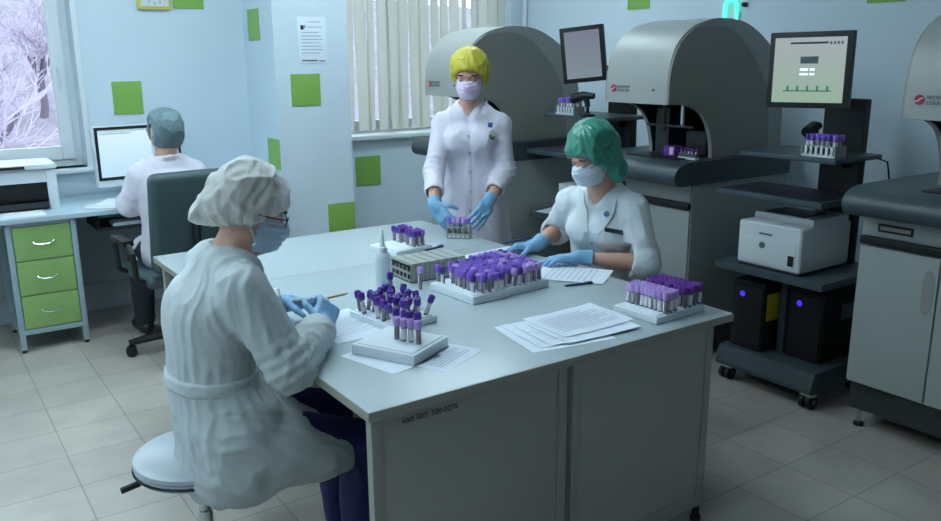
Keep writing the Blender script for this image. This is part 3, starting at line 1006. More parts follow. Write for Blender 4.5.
# ---- standing woman behind the table
def person_standing():
    P = base_pose((-.68, -.73, 0), (-.66, -.70, -.24), .96)
    P.pel, P.waist, P.chest, P.neck, P.head = vv(2.515, 3.63, .89), vv(2.505, 3.62, 1.07), vv(2.488, 3.605, 1.225), vv(2.47, 3.59, 1.392), vv(2.448, 3.562, 1.552)
    P.shr, P.elr, P.wrr = vv(2.362, 3.690, 1.305), vv(2.250, 3.605, 1.07), vv(2.125, 3.405, .930)
    P.shl, P.ell, P.wrl = vv(2.585, 3.493, 1.305), vv(2.610, 3.475, 1.06), vv(2.405, 3.350, .925)
    P.knr, P.anr, P.toer = vv(2.43, 3.69, .47), vv(2.46, 3.72, .09), vv(2.37, 3.62, .035)
    P.knl, P.anl, P.toel = vv(2.56, 3.56, .47), vv(2.59, 3.58, .09), vv(2.50, 3.47, .035)
    root = thing('person', 'standing person in yellow bouffant cap and white coat leaning over the table', 'person', (2.515, 3.63, 0))
    make_body(root, P)
    B = vv(2.515, 3.63, .48)
    secs = [(B, .225, .18), (P.pel, .180, .138), (P.waist, .145, .112), (P.chest, .160, .118), (lerp(P.chest, P.neck, .72), .128, .080), (P.neck - vv(0, 0, .015), .070, .064)]
    f = coat_field(P, secs, .008, .2, [B])
    for q in (-1, 1):
        f.ell(P.chest + P.fwd * .092 + P.lat * q * .062, (.055, .066, .062), [P.fwd, P.lat, P.upv], .05)
    er, dr = sleeve(f, P.shr, P.elr, P.wrr, (.054, .052, .050, .046), .62, .03, 1.05)
    el, dl = sleeve(f, P.shl, P.ell, P.wrl, (.054, .052, .050, .046), .62, .03, 1.05)
    collar_ring(f, P, .068, 38, 322, .022, .010, 14, .035)
    f.cone(P.neck + P.fwd * .060 + P.upv * .05, P.neck + P.fwd * .122 - P.upv * .125, .042, .007, .008, 'cut')
    f.cone(P.neck - vv(0, 0, .02), P.neck + P.upv * .09, .056, .062, .008, 'cut')
    f.plane(vv(0, 0, .46), (0, 0, -1), .01)
    f.trunk([(vv(2.515, 3.63, .42), .21, .165), (vv(2.515, 3.63, .56), .205, .16)], P.lat, .01, 'cut')
    sleeve_end(f, er, dr, .043); sleeve_end(f, el, dl, .043)
    def fold(v, n):
        d = cloth(v, .0062, 10, (1, 1, .4), 12.0)
        for e, s in ((P.elr, P.shr), (P.ell, P.shl)):
            r = (v - e).length
            if r < .13:
                d += .005 * (1 - r / .13) * math.sin((v - e).dot((s - e).normalized()) * 200)
        x = (v - P.chest).dot(P.lat); y = (v - P.chest).dot(P.fwd)
        if y > 0 and abs(x - .012) < .006 and v.z < 1.27:
            d -= .004
        return d
    coat = solid('lab_coat', f, 'coat_warm', root, it=1, disp=fold)
    off = Vector(root.location); F, L, U = P.fwd, P.lat, P.upv
    on = surface_of(coat)
    for z in (1.25, 1.16, 1.06, .96, .86):
        p, n = on(vv(P.chest.x, P.chest.y, z) + L * .004, F, .001)
        mb = MB(); disc_on(mb, p - off, n, .0075, .003, 'button'); mb.build('button', coat)
    # hanging badge on the left breast: clip, card, round emblem
    p, n = on(P.chest + L * .082 + U * .075, F + L * .3, .003); t = (L - n * L.dot(n)).normalized()
    mb = MB(); mb.box(-.012, .012, -.016, .016, -.002, .002, 'badge_blue', .001, X=frame(p - off, t, U))
    bd = mb.build('badge', coat)
    p, n = on(P.chest + L * .082 + U * .020, F + L * .3, .005); t = (L - n * L.dot(n)).normalized()
    mb = MB()
    mb.box(-.020, .020, -.036, .036, -.0015, .0015, 'white_plastic', .001, X=frame(p - off, t, U))
    disc_on(mb, p - off + U * .004 + n * .002, n, .018, .0015, 'badge_dark')
    disc_on(mb, p - off + U * .004 + n * .0035, n, .009, .0012, 'clock_yellow')
    mb.build('badge_card', bd)
    legs_on(root, P, 'trousers_white', 'shoe_white')
    hair_on(root, P, 'hair_brown')
    cap_on(root, P, 'cap_yellow', back=P.head - P.hF * .10 - P.hL * -.055 - vv(0, 0, .045), rad=(.112, .098, .102), wr=.004, rear=(-.10, -.125), front=(.094, .054), seed=14)
    mask_on(root, P, 'mask_pink')
    eyes_on(root, P)
    hand(root, P.wrr, (.22, -.70, -.60), (-.80, -.35, .35), (.5, -.8, .1), P.elr, (.18, .24, .28, .34), .6, cuff=.055)
    hand(root, P.wrl, (-.74, -.45, -.50), (.45, -.55, .6), (-.35, -.1, -.9), P.ell, (.28, .32, .36, .4), .3, cuff=.055, tdir=(-.75, -.6, -.1))
    return root

# ---- woman at the desk, seen from behind
def person_desk():
    P = base_pose((-.10, 1, 0), (-.16, .97, -.16), 1.02)
    P.pel, P.waist, P.chest, P.neck, P.head = vv(1.225, 4.76, .605), vv(1.22, 4.755, .78), vv(1.212, 4.765, .95), vv(1.215, 4.785, 1.085), vv(1.235, 4.80, 1.225)
    P.shl, P.ell, P.wrl = vv(1.07, 4.765, 1.02), vv(1.01, 4.82, .85), vv(1.04, 5.05, .85)
    P.shr, P.elr, P.wrr = vv(1.37, 4.78, 1.02), vv(1.46, 4.83, .845), vv(1.32, 5.04, .845)
    P.knl, P.anl, P.toel = vv(1.11, 5.16, .50), vv(1.10, 5.15, .09), vv(1.08, 5.29, .035)
    P.knr, P.anr, P.toer = vv(1.32, 5.17, .50), vv(1.33, 5.15, .09), vv(1.33, 5.29, .035)
    root = thing('person', 'person in white coat and dark netted cap sitting at the computer desk with back turned', 'person', (1.225, 4.76, 0))
    make_body(root, P, .0075)
    secs = [(P.pel - vv(0, 0, .03), .19, .15), (P.waist, .165, .13), (P.chest, .185, .135), (lerp(P.chest, P.neck, .72), .155, .095), (P.neck - vv(0, 0, .015), .076, .07)]
    f = coat_field(P, secs, .010, .2)
    el, dl = sleeve(f, P.shl, P.ell, P.wrl, (.066, .062, .058, .052), .9, .03, 1.05)
    er, dr = sleeve(f, P.shr, P.elr, P.wrr, (.066, .062, .058, .052), .9, .03, 1.05)
    collar_ring(f, P, .078, 60, 300, .012, .013, 12, .04)
    f.cone(P.neck, P.neck + P.upv * .09, .058, .066, .01, 'cut')
    for k in (P.knr, P.knl):
        f.chain([(P.pel, .125), (lerp(P.pel, k, .7), .105)], .05)
    for q in (-1, 1):
        f.ell(P.chest + P.fwd * .092 + P.lat * q * .065, (.070, .080, .080), [P.fwd, P.lat, P.upv], .05)
    sleeve_end(f, el, dl, .045); sleeve_end(f, er, dr, .045)
    solid('lab_coat', f, 'coat_warm', root, it=1, disp=lambda v, n: cloth(v, .0075, 9, (1, 1, .6), 21.0))
    legs_on(root, P, 'trousers_dark', 'shoe_dark')
    hair_on(root, P, 'hair_dark')
    cap_on(root, P, 'cap_grey', rad=(.120, .104, .114), wr=.003, rear=(-.105, -.125), front=(.094, .03), seed=19, h=.0055)
    mask_on(root, P, 'mask_white', .005, False)
    eyes_on(root, P)
    hand(root, P.wrl, (.15, .98, -.08), (0, .05, 1), (1, 0, 0), P.ell, (.3, .35, .4, .4), .4, h=.0042)
    hand(root, P.wrr, (-.25, .95, -.08), (0, .05, 1), (-1, 0, 0), P.elr, (.3, .35, .4, .4), .4, h=.0042)
    return root
# ------------------------------------------------------------------ the room
XL, XR, YF, YB, YB2, HC = -1.9, 4.42, -1.6, 5.85, 5.62, 3.05
def room():
    m = MB(); m.box(XL - .1, XR + .1, YF - .1, YB + .4, -.06, 0, 'floor'); struct(m.build('floor'))
    m = MB(); m.box(XL - .1, XR + .1, YF - .1, YB + .4, HC, HC + .08, 'ceiling'); struct(m.build('ceiling'))
    m = MB(); m.box(XL - .12, XL, YF, YB + .3, 0, HC, 'wall'); struct(m.build('wall_left'))
    m = MB(); m.box(XR, XR + .12, YF, YB + .3, 0, HC, 'wall'); struct(m.build('wall_right'))
    m = MB(); m.box(XL, XR, YF - .12, YF, 0, HC, 'wall_low_bounce'); struct(m.build('wall_front'))
    # back wall with two window openings, the pillar between them
    wx0, wx1, wz0, wz1 = -.75, 1.0, .965, 2.55
    m = MB()
    m.box(XL, wx0, YB, YB + .3, 0, HC, 'wall'); m.box(wx1, 2.3, YB, YB + .3, 0, HC, 'wall')
    m.box(wx0, wx1, YB, YB + .3, 0, wz0, 'wall'); m.box(wx0, wx1, YB, YB + .3, wz1, HC, 'wall')
    bx0, bx1, bz0, bz1 = 2.5, 4.27, 1.07, 2.6
    m.box(2.3, bx0, YB2, YB + .3, 0, HC, 'wall'); m.box(bx1, XR, YB2, YB + .3, 0, HC, 'wall')
    m.box(bx0, bx1, YB2, YB + .3, 0, bz0 - .03, 'wall'); m.box(bx0, bx1, YB2, YB + .3, bz1, HC, 'wall')
    struct(m.build('wall_back'))
    m = MB(); m.box(2.10, 2.632, 5.30, YB, 0, HC, 'wall'); struct(m.build('wall_pillar'))
    # left window: casement set back in the reveal
    w = bpy.data.objects.new('window_1', None); COL.objects.link(w); struct(w); w.location = (0, 0, 0)
    y0, y1 = 5.985, 6.05
    m = MB()
    for (a, b, c, d) in ((wx0, wx0 + .05, wz0, wz1), (wx1 - .05, wx1, wz0, wz1), (wx0 + .05, wx1 - .05, wz0, wz0 + .045), (wx0 + .05, wx1 - .05, wz1 - .05, wz1), (.05, .11, wz0 + .045, wz1 - .05)):
        m.box(a, b, y0, y1, c, d, 'white_frame', .006)
    struct(m.build('window_frame', w))
    for (a, b) in ((wx0 + .05, .05), (.11, wx1 - .05)):
        m = MB()
        c, d = wz0 + .045, wz1 - .05
        for (e, g, h, i) in ((a, a + .075, c, d), (b - .075, b, c, d), (a + .075, b - .075, c, c + .085), (a + .075, b - .075, d - .08, d)):
            m.box(e, g, y0 - .018, y1 - .015, h, i, 'white_frame', .008)
        s = struct(m.build('sash', w))
        m = MB(); m.box(a + .07, b - .07, 6.01, 6.016, c + .08, d - .075, 'glass'); struct(m.build('pane', s))
        m = MB(); m.box(b - .05, b - .025, y0 - .05, y0 - .018, 1.55, 1.60, 'white_plastic', .004); m.box(b - .046, b - .03, y0 - .06, y0 - .045, 1.46, 1.59, 'white_plastic', .004); struct(m.build('window_handle', s))
    m = MB(); m.box(wx0 - .04, wx1 + .035, YB - .045, y0, wz0 - .03, wz0, 'white_frame', .008); struct(m.build('window_sill', w))
    m = MB(); m.box(wx1 + .0, wx1 + .03, YB - .012, YB + .001, wz0, wz1 + .03, 'white_frame', .003); m.box(wx0 - .03, wx0, YB - .012, YB + .001, wz0, wz1 + .03, 'white_frame', .003)
    m.box(wx0 - .03, wx1 + .03, YB - .012, YB + .001, wz1, wz1 + .03, 'white_frame', .003)
    struct(m.build('window_trim', w))
    # right window behind the vertical blind
    w = bpy.data.objects.new('window_2', None); COL.objects.link(w); struct(w)
    m = MB()
    for (a, b, c, d) in ((bx0, bx0 + .07, bz0, bz1), (bx1 - .07, bx1, bz0, bz1), (bx0 + .07, bx1 - .07, bz0, bz0 + .08), (bx0 + .07, bx1 - .07, bz1 - .07, bz1), (3.30, 3.38, bz0 + .08, bz1 - .07)):
        m.box(a, b, y0, y1, c, d, 'white_frame', .006)
    fr = struct(m.build('window_frame', w))
    for a, b in ((bx0 + .06, 3.31), (3.37, bx1 - .06)):
        m = MB(); m.box(a, b, 6.01, 6.016, bz0 + .07, bz1 - .06, 'glass'); struct(m.build('pane', fr))
    m = MB(); m.box(2.633, bx1 + .03, YB2 - .05, y0, bz0 - .03, bz0, 'white_frame', .008); struct(m.build('window_sill', w))
    # vertical blind
    t = thing('vertical_blind', 'beige vertical blind hanging in the window between pillar and analyzers', 'blind', (3.4, 5.68, bz1))
    m = MB(); m.box(bx0 - 3.39, bx1 - 3.41, -.03, .03, -.045, -.002, 'white_plastic', .006); m.build('head_rail', t)
    m = MB(); rng = random.Random(5)
    n = 19
    for i in range(n):
        x = bx0 + .05 + (bx1 - bx0 - .1) * i / (n - 1) - 3.4
        a = math.radians(rng.choice((8, 14, 22, 34, 12))) ; hw = .056
        sway = rng.uniform(-.025, .025); zb = bz0 + .03 - bz1
        vs, fs = [], []
        for k in range(7):
            s = k / 6
            z = -.045 + (zb + .045) * s
            xx = x + sway * s * s; aa = a + .25 * s * rng.uniform(-.4, .6)
            for e in (-1, -.33, .33, 1):
                bow = .006 * (1 - e * e)
                vs.append((xx + math.cos(aa) * hw * e - math.sin(aa) * bow, math.sin(aa) * hw * e + math.cos(aa) * bow, z))
        for k in range(6):
            for e in range(3):
                fs.append((k * 4 + e, k * 4 + e + 1, k * 4 + e + 5, k * 4 + e + 4))
        m._put(vs, fs, 'blind')
    o = m.build('slat', t)
    # ceiling lamps out of view, added and placed to light the room
    k = 0
    for x, y in ((-1.1, 1.6), (-.8, 3.2), (1.25, 2.9), (1.25, 4.35), (-.8, 4.7), (3.0, 4.45)):  # last one added to brighten the right side
        if True:
            t = thing('added_ceiling_lamp', 'unseen flush rectangular ceiling lamp with frosted diffuser, added to light the room', 'lamp', (x, y, HC), 0, 'added ceiling lamps')
            m = MB(); m.box(-.62, .62, -.16, .16, -.055, -.002, 'white_plastic', .01); m.build('lamp_housing', t)
            m = MB(); m.box(-.58, .58, -.13, .13, -.066, -.050, 'lamp_diffuser', .004); m.build('diffuser', t)

def wall_things():
    def tile(label, c, n, s=.2, sz=None):
        c = Vector(c); n = Vector(n); sz = sz or s
        x = Vector((0, 0, 1)).cross(n)
        m = MB(); m.box(-s / 2, s / 2, -sz / 2, sz / 2, 0, .006, 'green_tile', .0015, X=frame((0, 0, 0), x, (0, 0, 1)))
        o = m.build('accent_tile', None, c)
        tag(o, label, 'wall tile', 'green accent tiles')
    nb = (0, -1, 0); nl = (-1, 0, 0)
    tile('green square wall tile above the computer screen', (1.288, YB, 1.396), nb, .186, .212)
    tile('green square wall tile beside the yellow wall clock', (1.735, YB, 2.07), nb, .205)
    tile('upper narrow-looking green tile on the side of the pillar', (2.10, 5.635, 1.862), nl, .205, .205)
    tile('lower narrow-looking green tile on the side of the pillar', (2.10, 5.405, 1.01), nl, .205, .205)
    tile('green square tile under the notice on the pillar', (2.306, 5.30, 1.434), nb, .208, .208)
    tile('green square tile at the lower right corner of the pillar', (2.528, 5.30, .542), nb, .205, .200)
    tile('green square tile under the blind window', (2.918, YB2, .803), nb, .208, .222)
    tile('green square tile high on the wall behind the middle analyzer', (XR, 4.33, 2.06), nl, .21)
    tile('green square tile high on the wall beside the near analyzer', (XR, 2.53, 2.01), nl, .21)
    # clock
    t = thing('wall_clock', 'square yellow-framed wall clock left of a green tile', 'clock', (1.51, YB, 2.065))
    m = MB(); m.box(-.108, .108, -.03, -.001, -.108, .108, 'clock_yellow', .012); m.build('clock_frame', t)
    m = MB(); m.box(-.088, .088, -.033, -.029, -.088, .088, 'white_plastic', .002); m.build('clock_face', t)
    me = bpy.data.meshes.new('numeral_ring'); bmm = bmesh.new()
    for i in range(1, 13):
        a = PI / 2 - i * PI / 6
        s = str(i)
        tm = text_mesh(s, .022, 'ink_black', frame((.07 * math.cos(a) - .0065 * len(s), -.0335, .07 * math.sin(a) - .008), (1, 0, 0), (0, 0, 1)))
        bmm.from_mesh(tm)
    bmm.to_mesh(me); bmm.free(); me.materials.append(M['ink_black']); link('numerals', me, t)
    m = MB(); m.tube([(0, -.035, 0), (.03, -.035, .03)], .003, 'ink_black', 6); m.tube([(0, -.036, 0), (-.015, -.036, .06)], .002, 'ink_black', 6); m.build('clock_hands', t)
    # notice sheet on the pillar
    t = thing('notice_sheet', 'printed notice sheet pinned on the pillar above a green tile', 'notice', (2.372, 5.30, 1.755))
    m = MB(); m.box(-.102, .102, -.003, -.0006, -.15, .15, 'paper', .0005); m.build('sheet', t)
    m = MB()
    m.box(-.082, -.058, -.0038, -.0032, .068, .096, 'ink_black'); m.box(-.054, -.046, -.0038, -.0032, .078, .096, 'ink_grey')
    for i in range(9):
        z = .118 if i == 0 else (.085 if i == 1 else .05 - .022 * (i - 2))
        m.box(-.03 if i < 2 else -.08, .06 + .015 * math.sin(i * 2.1), -.0038, -.0032, z - .003, z + .003, 'paper_print')
    m.box(-.082, .03, -.0038, -.0032, -.135, -.126, 'ink_grey'); m.box(.04, .085, -.0038, -.0032, -.137, -.13, 'ink_grey')
    m.build('print', t)
    # bright green hook-shaped tube and a little dark knob on the machine wall
    t = thing('green_hook', 'small bright green arch-shaped tube on the wall above the middle analyzer', 'light', (XR, 3.52, 1.87))
    m = MB(); pts = [(-.02, .045, -.02), (-.02, .045, .06)]
    for i in range(9):
        a = PI * i / 8
        pts.append((-.02, .045 * math.cos(a), .06 + .045 * math.sin(a)))
    pts.append((-.02, -.045, -.02))
    m.tube(pts, .012, 'bright_green', 8); m.build('tube', t)
    m = MB(); m.box(-.012, -.001, -.06, .06, -.03, .03, 'white_plastic', .004); m.build('mount', t)
    m = MB(); m.cyl((0, 0, 0), (-.03, 0, 0), .014, 'black_plastic', n=14); m.cyl((-.03, 0, 0), (-.036, 0, 0), .010, 'dark_plastic', n=14)
    tag(m.build('wall_fitting', None, (XR, 3.42, 1.94)), 'small dark round fitting on the wall right of the bright green tube', 'fitting')
    # thin white pipe in the room corner
    m = MB(); m.cyl((4.385, 5.575, .01), (4.385, 5.575, HC - .01), .018, 'white_frame', n=12)
    for z in (.5, 1.5, 2.5): m.cyl((4.385, 5.575, z), (4.385, 5.575, z + .03), .023, 'white_frame', n=12)
    tag(m.build('corner_pipe'), 'thin white heating pipe standing in the corner behind the far analyzer', 'pipe')

def outdoors():
    # snowy slope with bare shrubs seen through the left window
    vs, fs = [], []
    nx, ny = 36, 26
    for j in range(ny):
        for i in range(nx):
            y = 12 + 44 * (j / (ny - 1)) ** 1.3; x = -32 + 64 * i / (nx - 1)
            z = -3.4 + 8.2 * min(1, (y - 12) / 34) + .7 * noise.noise(Vector((x * .12, y * .12, 0)))
            vs.append((x, y, z))
    for j in range(ny - 1):
        for i in range(nx - 1):
            fs.append((j * nx + i, j * nx + i + 1, (j + 1) * nx + i + 1, (j + 1) * nx + i))
    m = MB(); m._put(vs, fs, 'snow'); struct(m.build('terrain'))
    rng = random.Random(11)
    spots = [(-2.2, 17), (.6, 19), (1.9, 22.5), (3.4, 26), (-.9, 24), (-4.0, 22), (5.4, 30), (.9, 29)]
    names = ['snow-dusted bare tree at the left edge of the window view', 'snow-dusted bare tree in the middle of the window view', 'snow-dusted bare tree near the right window sash', 'snow-dusted bare tree farther up the snowy slope',
             'snow-dusted bare tree behind the middle one', 'snow-dusted bare tree beyond the left window edge', 'snow-dusted bare tree far right on the slope', 'snow-dusted bare tree farthest up the slope']
    for (x, y), lb in zip(spots, names):
        m = MB()
        base = Vector((0, 0, 0))
        def grow(p, d, L, r, lev):
            q = p + d * L
            mid = (p + q) / 2 + Vector((rng.uniform(-1, 1), rng.uniform(-1, 1), rng.uniform(-.5, .5))) * L * .07
            m.tube([p, mid, q], [r, r * .8, r * .6], 'bark' if lev < 2 else 'twig_snow', 5 if lev < 2 else 4)
            if lev >= 5: return
            for _ in range(3 if lev else 5):
                e = (d + Vector((rng.uniform(-1, 1), rng.uniform(-1, 1), rng.uniform(-.45, .7))) * .85).normalized()
                grow(p + (q - p) * rng.uniform(.45, 1), e, L * rng.uniform(.62, .84), r * .62, lev + 1)
        grow(base, Vector((rng.uniform(-.1, .1), 0, 1)).normalized(), 1.5, .13, 0)
        z = -3.4 + 8.2 * min(1, (y - 12) / 34) - .3
        tag(m.build('bare_tree', None, (x, y, z)), lb, 'tree', 'bare trees outside')

# ------------------------------------------------------------------ furniture
def work_table(label, y0, y1, panels):
    x0, x1 = .872, 2.272
    t = thing('work_table', label, 'table', ((x0 + x1) / 2, (y0 + y1) / 2, 0))
    cx, cy = t.location.x, t.location.y
    X = Matrix.Translation((-cx, -cy, 0))
    m = MB(); m.box(x0, x1, y0, y1, TT - .026, TT, 'table_top', .003, X=X)
    top = m.build('tabletop', t)
    m = MB()
    m.box(x0 - .002, x1 + .002, y0 - .0025, y0 + .001, TT - .027, TT - .001, 'table_edge', .001, X=X)
    m.box(x0 - .0025, x0 + .001, y0, y1, TT - .027, TT - .001, 'table_edge', .001, X=X)
    m.box(x1 - .001, x1 + .0025, y0, y1, TT - .027, TT - .001, 'table_edge', .001, X=X)
    m.build('edge_band', top)
    zb = .06
    for ye in panels:
        xm = 1.57
        for (a, b) in ((x0 + .022, xm - .012), (xm + .012, x1 - .052)):
            m = MB()
            m.box(a + .03, b - .03, ye, ye + .016, zb + .05, TT - .030, 'table_panel', .001, X=X)
            m.build('end_panel', t)
            m = MB()
            m.box(a, a + .032, ye - .006, ye + .024, zb, TT - .028, 'table_frame', .003, X=X)
            m.box(b - .032, b, ye - .006, ye + .024, zb, TT - .028, 'table_frame', .003, X=X)
            m.box(a + .032, b - .032, ye - .004, ye + .022, zb, zb + .05, 'table_frame', .002, X=X)
            fr = m.build('panel_frame', t)
            for q in (a + .016, b - .016):
                m = MB(); m.cyl((q - cx, ye + .010 - cy, 0), (q - cx, ye + .010 - cy, zb + .005), .013, 'dark_metal', n=12); m.cyl((q - cx, ye + .010 - cy, 0), (q - cx, ye + .010 - cy, .012), .02, 'black_plastic', n=14); m.build('foot', t)
    # inner partition along the middle and a rail under the top
    m = MB(); m.box(1.62, 1.64, y0 + .10, y1 - .08, .10, TT - .028, 'table_shade', .001, X=X); m.build('partition', t)  # dark colour stands in for the shade under the table
    return t, X

def tables():
    t, X = work_table('large pale grey work table with two end panels, covered with tube trays', 1.725, 3.088, (1.765, 3.03))
    # stencilled inventory number on the left end panel
    me = text_mesh('\u043a\u0430\u0431 007  500-0276', .0225, 'ink_black', frame((.985 - t.location.x, 1.7585 - t.location.y, .712), (1, 0, .0), (0, 0, 1)))
    link('inventory_lettering', me, t)
    work_table('narrower pale grey work table pushed against the back of the large one', 3.091, 3.785, (3.14, 3.72))

def stool(label, loc, zs=1.0):
    t = thing('lab_stool', label, 'stool', loc)
    m = MB(); m.lathe([(0, .445), (.15, .445), (.185, .452), (.19, .462), (.185, .472), (.19, .478), (.188, .490), (.172, .499), (0, .502)], 'seat_vinyl', n=36)
    s = m.build('seat', t)
    m = MB(); m.lathe([(.1895, .458), (.193, .462), (.1895, .467)], 'dark_metal', n=36); m.build('rim_band', s)
    m = MB(); m.cyl((0, 0, .12), (0, 0, .30), .024, 'chrome'); m.cyl((0, 0, .28), (0, 0, .445), .017, 'chrome'); m.cyl((0, 0, .425), (0, 0, .446), .07, 'dark_metal', n=20)
    m.build('gas_column', t)
    m = MB(); m.tube([(-.03, .02, .43), (-.16, .03, .425), (-.21, .03, .418)], .006, 'dark_metal', 8); m.tube([(-.17, .03, .425), (-.225, .03, .417)], .010, 'black_plastic', 8)
    m.build('lever', t)
    for i in range(5):
        a = 2 * PI * i / 5 + .5
        d = Vector((math.cos(a), math.sin(a), 0))
        m = MB(); m.tube([d * .02 + vv(0, 0, .13), d * .15 + vv(0, 0, .10), d * .27 + vv(0, 0, .075)], [.02, .017, .013], 'chrome', 10); lg = m.build('leg', t)
        m = MB(); p = d * .265; s_ = vv(-d.y, d.x, 0)
        for q in (-1, 1): m.cyl(p + vv(0, 0, .027) + s_ * q * .006, p + vv(0, 0, .027) + s_ * q * .022, .0265, 'black_plastic', n=16)
        m.cyl(p + vv(0, 0, .04), p + vv(0, 0, .08), .009, 'dark_metal', n=10); m.build('caster', lg)
    t.scale = (1, 1, zs)
    return t

def desk_zone():
    # desk
    t = thing('computer_desk', 'long pale grey-blue desk under the left window', 'desk', (.3, 5.5, 0))
    X = Matrix.Translation((-.3, -5.5, 0))
    m = MB(); m.box(-.9, 2.06, 5.15, 5.835, TT - .028, TT, 'desk_top', .004, X=X); m.build('desktop', t)
    m = MB(); m.box(-.86, -.84, 5.2, 5.8, 0, TT - .028, 'desk_grey', .002, X=X); m.build('side_panel', t)
    m = MB(); m.box(2.03, 2.05, 5.2, 5.8, 0, TT - .028, 'desk_grey', .002, X=X); m.build('side_panel', t)
    m = MB(); m.box(-.84, 2.03, 5.70, 5.715, .22, TT - .028, 'desk_grey', .002, X=X); m.build('back_panel', t)
    m = MB(); m.box(.90, 1.50, 5.19, 5.55, .655, .672, 'dark_plastic', .003, X=X)
    for x in (.905, 1.485): m.box(x, x + .012, 5.22, 5.55, .665, TT - .03, 'dark_metal', X=X)
    m.build('keyboard_tray', t)
    m = MB(); m.box(-.17, .17, -.06, .06, 0, .022, 'white_plastic', .006)
    for r in range(4): m.box(-.155, .155, -.048 + r * .024, -.03 + r * .024, .021, .027, 'desk_grey', .002)
    tag(m.build('computer_keyboard', None, (1.16, 5.27, .672)), 'pale keyboard lying on the pull-out tray under the desk', 'keyboard')
    # drawer pedestal
    x0, x1, y0, y1 = .418, .782, 5.172, 5.66
    t = thing('drawer_pedestal', 'grey drawer pedestal with three green drawer fronts', 'drawer unit', ((x0 + x1) / 2, y0, 0))
    X = Matrix.Translation((-t.location.x, -y0, 0))
    m = MB()
    m.box(x0 + .028, x1 - .028, y0 + .022, y1, .12, .755, 'desk_grey', .002, X=X)
    for x in (x0, x1 - .03):
        for y in (y0, y1 - .03): m.box(x, x + .03, y, y + .03, .018, .757, 'desk_grey', .003, X=X)
    m.box(x0 + .03, x1 - .03, y0 + .002, y0 + .022, .105, .135, 'desk_grey', .002, X=X); m.box(x0 + .03, x1 - .03, y0 + .002, y0 + .022, .735, .757, 'desk_grey', .002, X=X)
    for x in (x0 - .001, x1 - .029): m.box(x + .004, x + .026, y0 + .03, y1 - .03, .1, .13, 'desk_grey', X=X)
    m.build('body', t)
    for x in (x0 + .015, x1 - .015):
        for y in (y0 + .015, y1 - .015):
            m = MB(); m.cyl((x - t.location.x, y - y0, 0), (x - t.location.x, y - y0, .02), .014, 'black_plastic', n=12); m.build('foot', t)
    for (a, b) in ((.540, .732), (.338, .535), (.140, .333)):
        m = MB(); m.box(x0 + .034, x1 - .034, y0 + .001, y0 + .022, a, b, 'drawer_green', .003, X=X); d = m.build('drawer', t)
        z = (a + b) / 2 + .01
        m = MB(); xm = (x0 + x1) / 2 - t.location.x
        pts = [(xm + .052 * math.cos(PI * i / 10), -.020 - .004 * math.sin(PI * i / 10), z - .016 * math.sin(PI * i / 10)) for i in range(11)]
        m.tube([(xm + .052, .002, z)] + pts + [(xm - .052, .002, z)], .0045, 'chrome', 8); m.build('handle', d)
    # printer at the far left of the desk
    t = thing('desk_printer', 'white multifunction printer with dark paper slot on the desk under the window', 'printer', (.52, 5.56, TT))
    m = MB()
    m.box(.17, .225, -.16, .19, 0, .235, 'white_plastic', .008); m.box(-.225, -.17, -.16, .19, 0, .235, 'white_plastic', .008)
    m.box(-.172, .172, -.02, .19, .012, .235, 'white_plastic', .004); m.box(-.172, .172, -.155, -.018, .16, .235, 'white_plastic', .004)
    bd = m.build('body', t)
    m = MB(); m.box(-.17, .17, -.15, -.019, .055, .16, 'mach_dark', .002); m.build('paper_slot', t)
    m = MB(); m.box(-.165, .165, -.185, -.02, .018, .034, 'dark_plastic', .003); m.box(-.16, .16, -.20, -.18, .016, .05, 'dark_plastic', .003); m.build('output_tray', t)
    m = MB(); m.box(-.228, .228, -.175, .19, .238, .268, 'white_plastic', .008); m.box(-.2, .06, -.182, -.173, .246, .262, 'black_plastic', .002); m.build('scanner_lid', t)
    tag(MB().box(-.14, .14, -.10, .09, 0, .006, 'paper', .001).build('paper_stack', None, (.50, 5.27, TT)), 'white sheets lying on the desk in front of the printer', 'paper')
    # computer screen
    t = thing('computer_monitor', 'all-in-one computer screen showing a pale blue page on the desk', 'monitor', (1.265, 5.585, TT), math.radians(7))
    m = MB(); m.box(-.275, .275, -.012, .035, .075, .455, 'white_plastic', .008); m.box(-.268, .268, -.017, -.010, .118, .448, 'black_plastic', .003); m.build('casing', t)
    m = MB(); m.box(-.250, .250, -.0195, -.0165, .138, .43, 'screen_blue'); s = m.build('screen', t)
    m = MB(); m.box(-.250, .250, -.0205, -.0195, .418, .43, 'white_plastic'); m.box(-.24, -.05, -.0206, -.0195, .404, .410, 'paper_print'); m.build('page_header', s)
    m = MB(); m.box(-.05, .05, .0, .03, .01, .1, 'white_plastic', .004); m.box(-.12, .12, -.08, .11, 0, .014, 'white_plastic', .005); m.build('stand', t)
    m = MB(); m.lathe([(0, 0), (.115, 0), (.12, .004), (.115, .008), (0, .008)], 'white_plastic', n=28)
    for v in m.bm.verts: v.co.x *= 1.25
    tag(m.build('mouse_pad', None, (1.0, 5.30, TT), 0), 'pale rounded mouse pad on the desk beside the seated person', 'mouse pad')
    tag(MB().box(-.10, .10, -.135, .135, 0, .0025, 'paper', .0005).build('paper_sheet', None, (1.06, 5.36, TT + .0085), -.5), 'white sheet lying half on the mouse pad', 'paper')

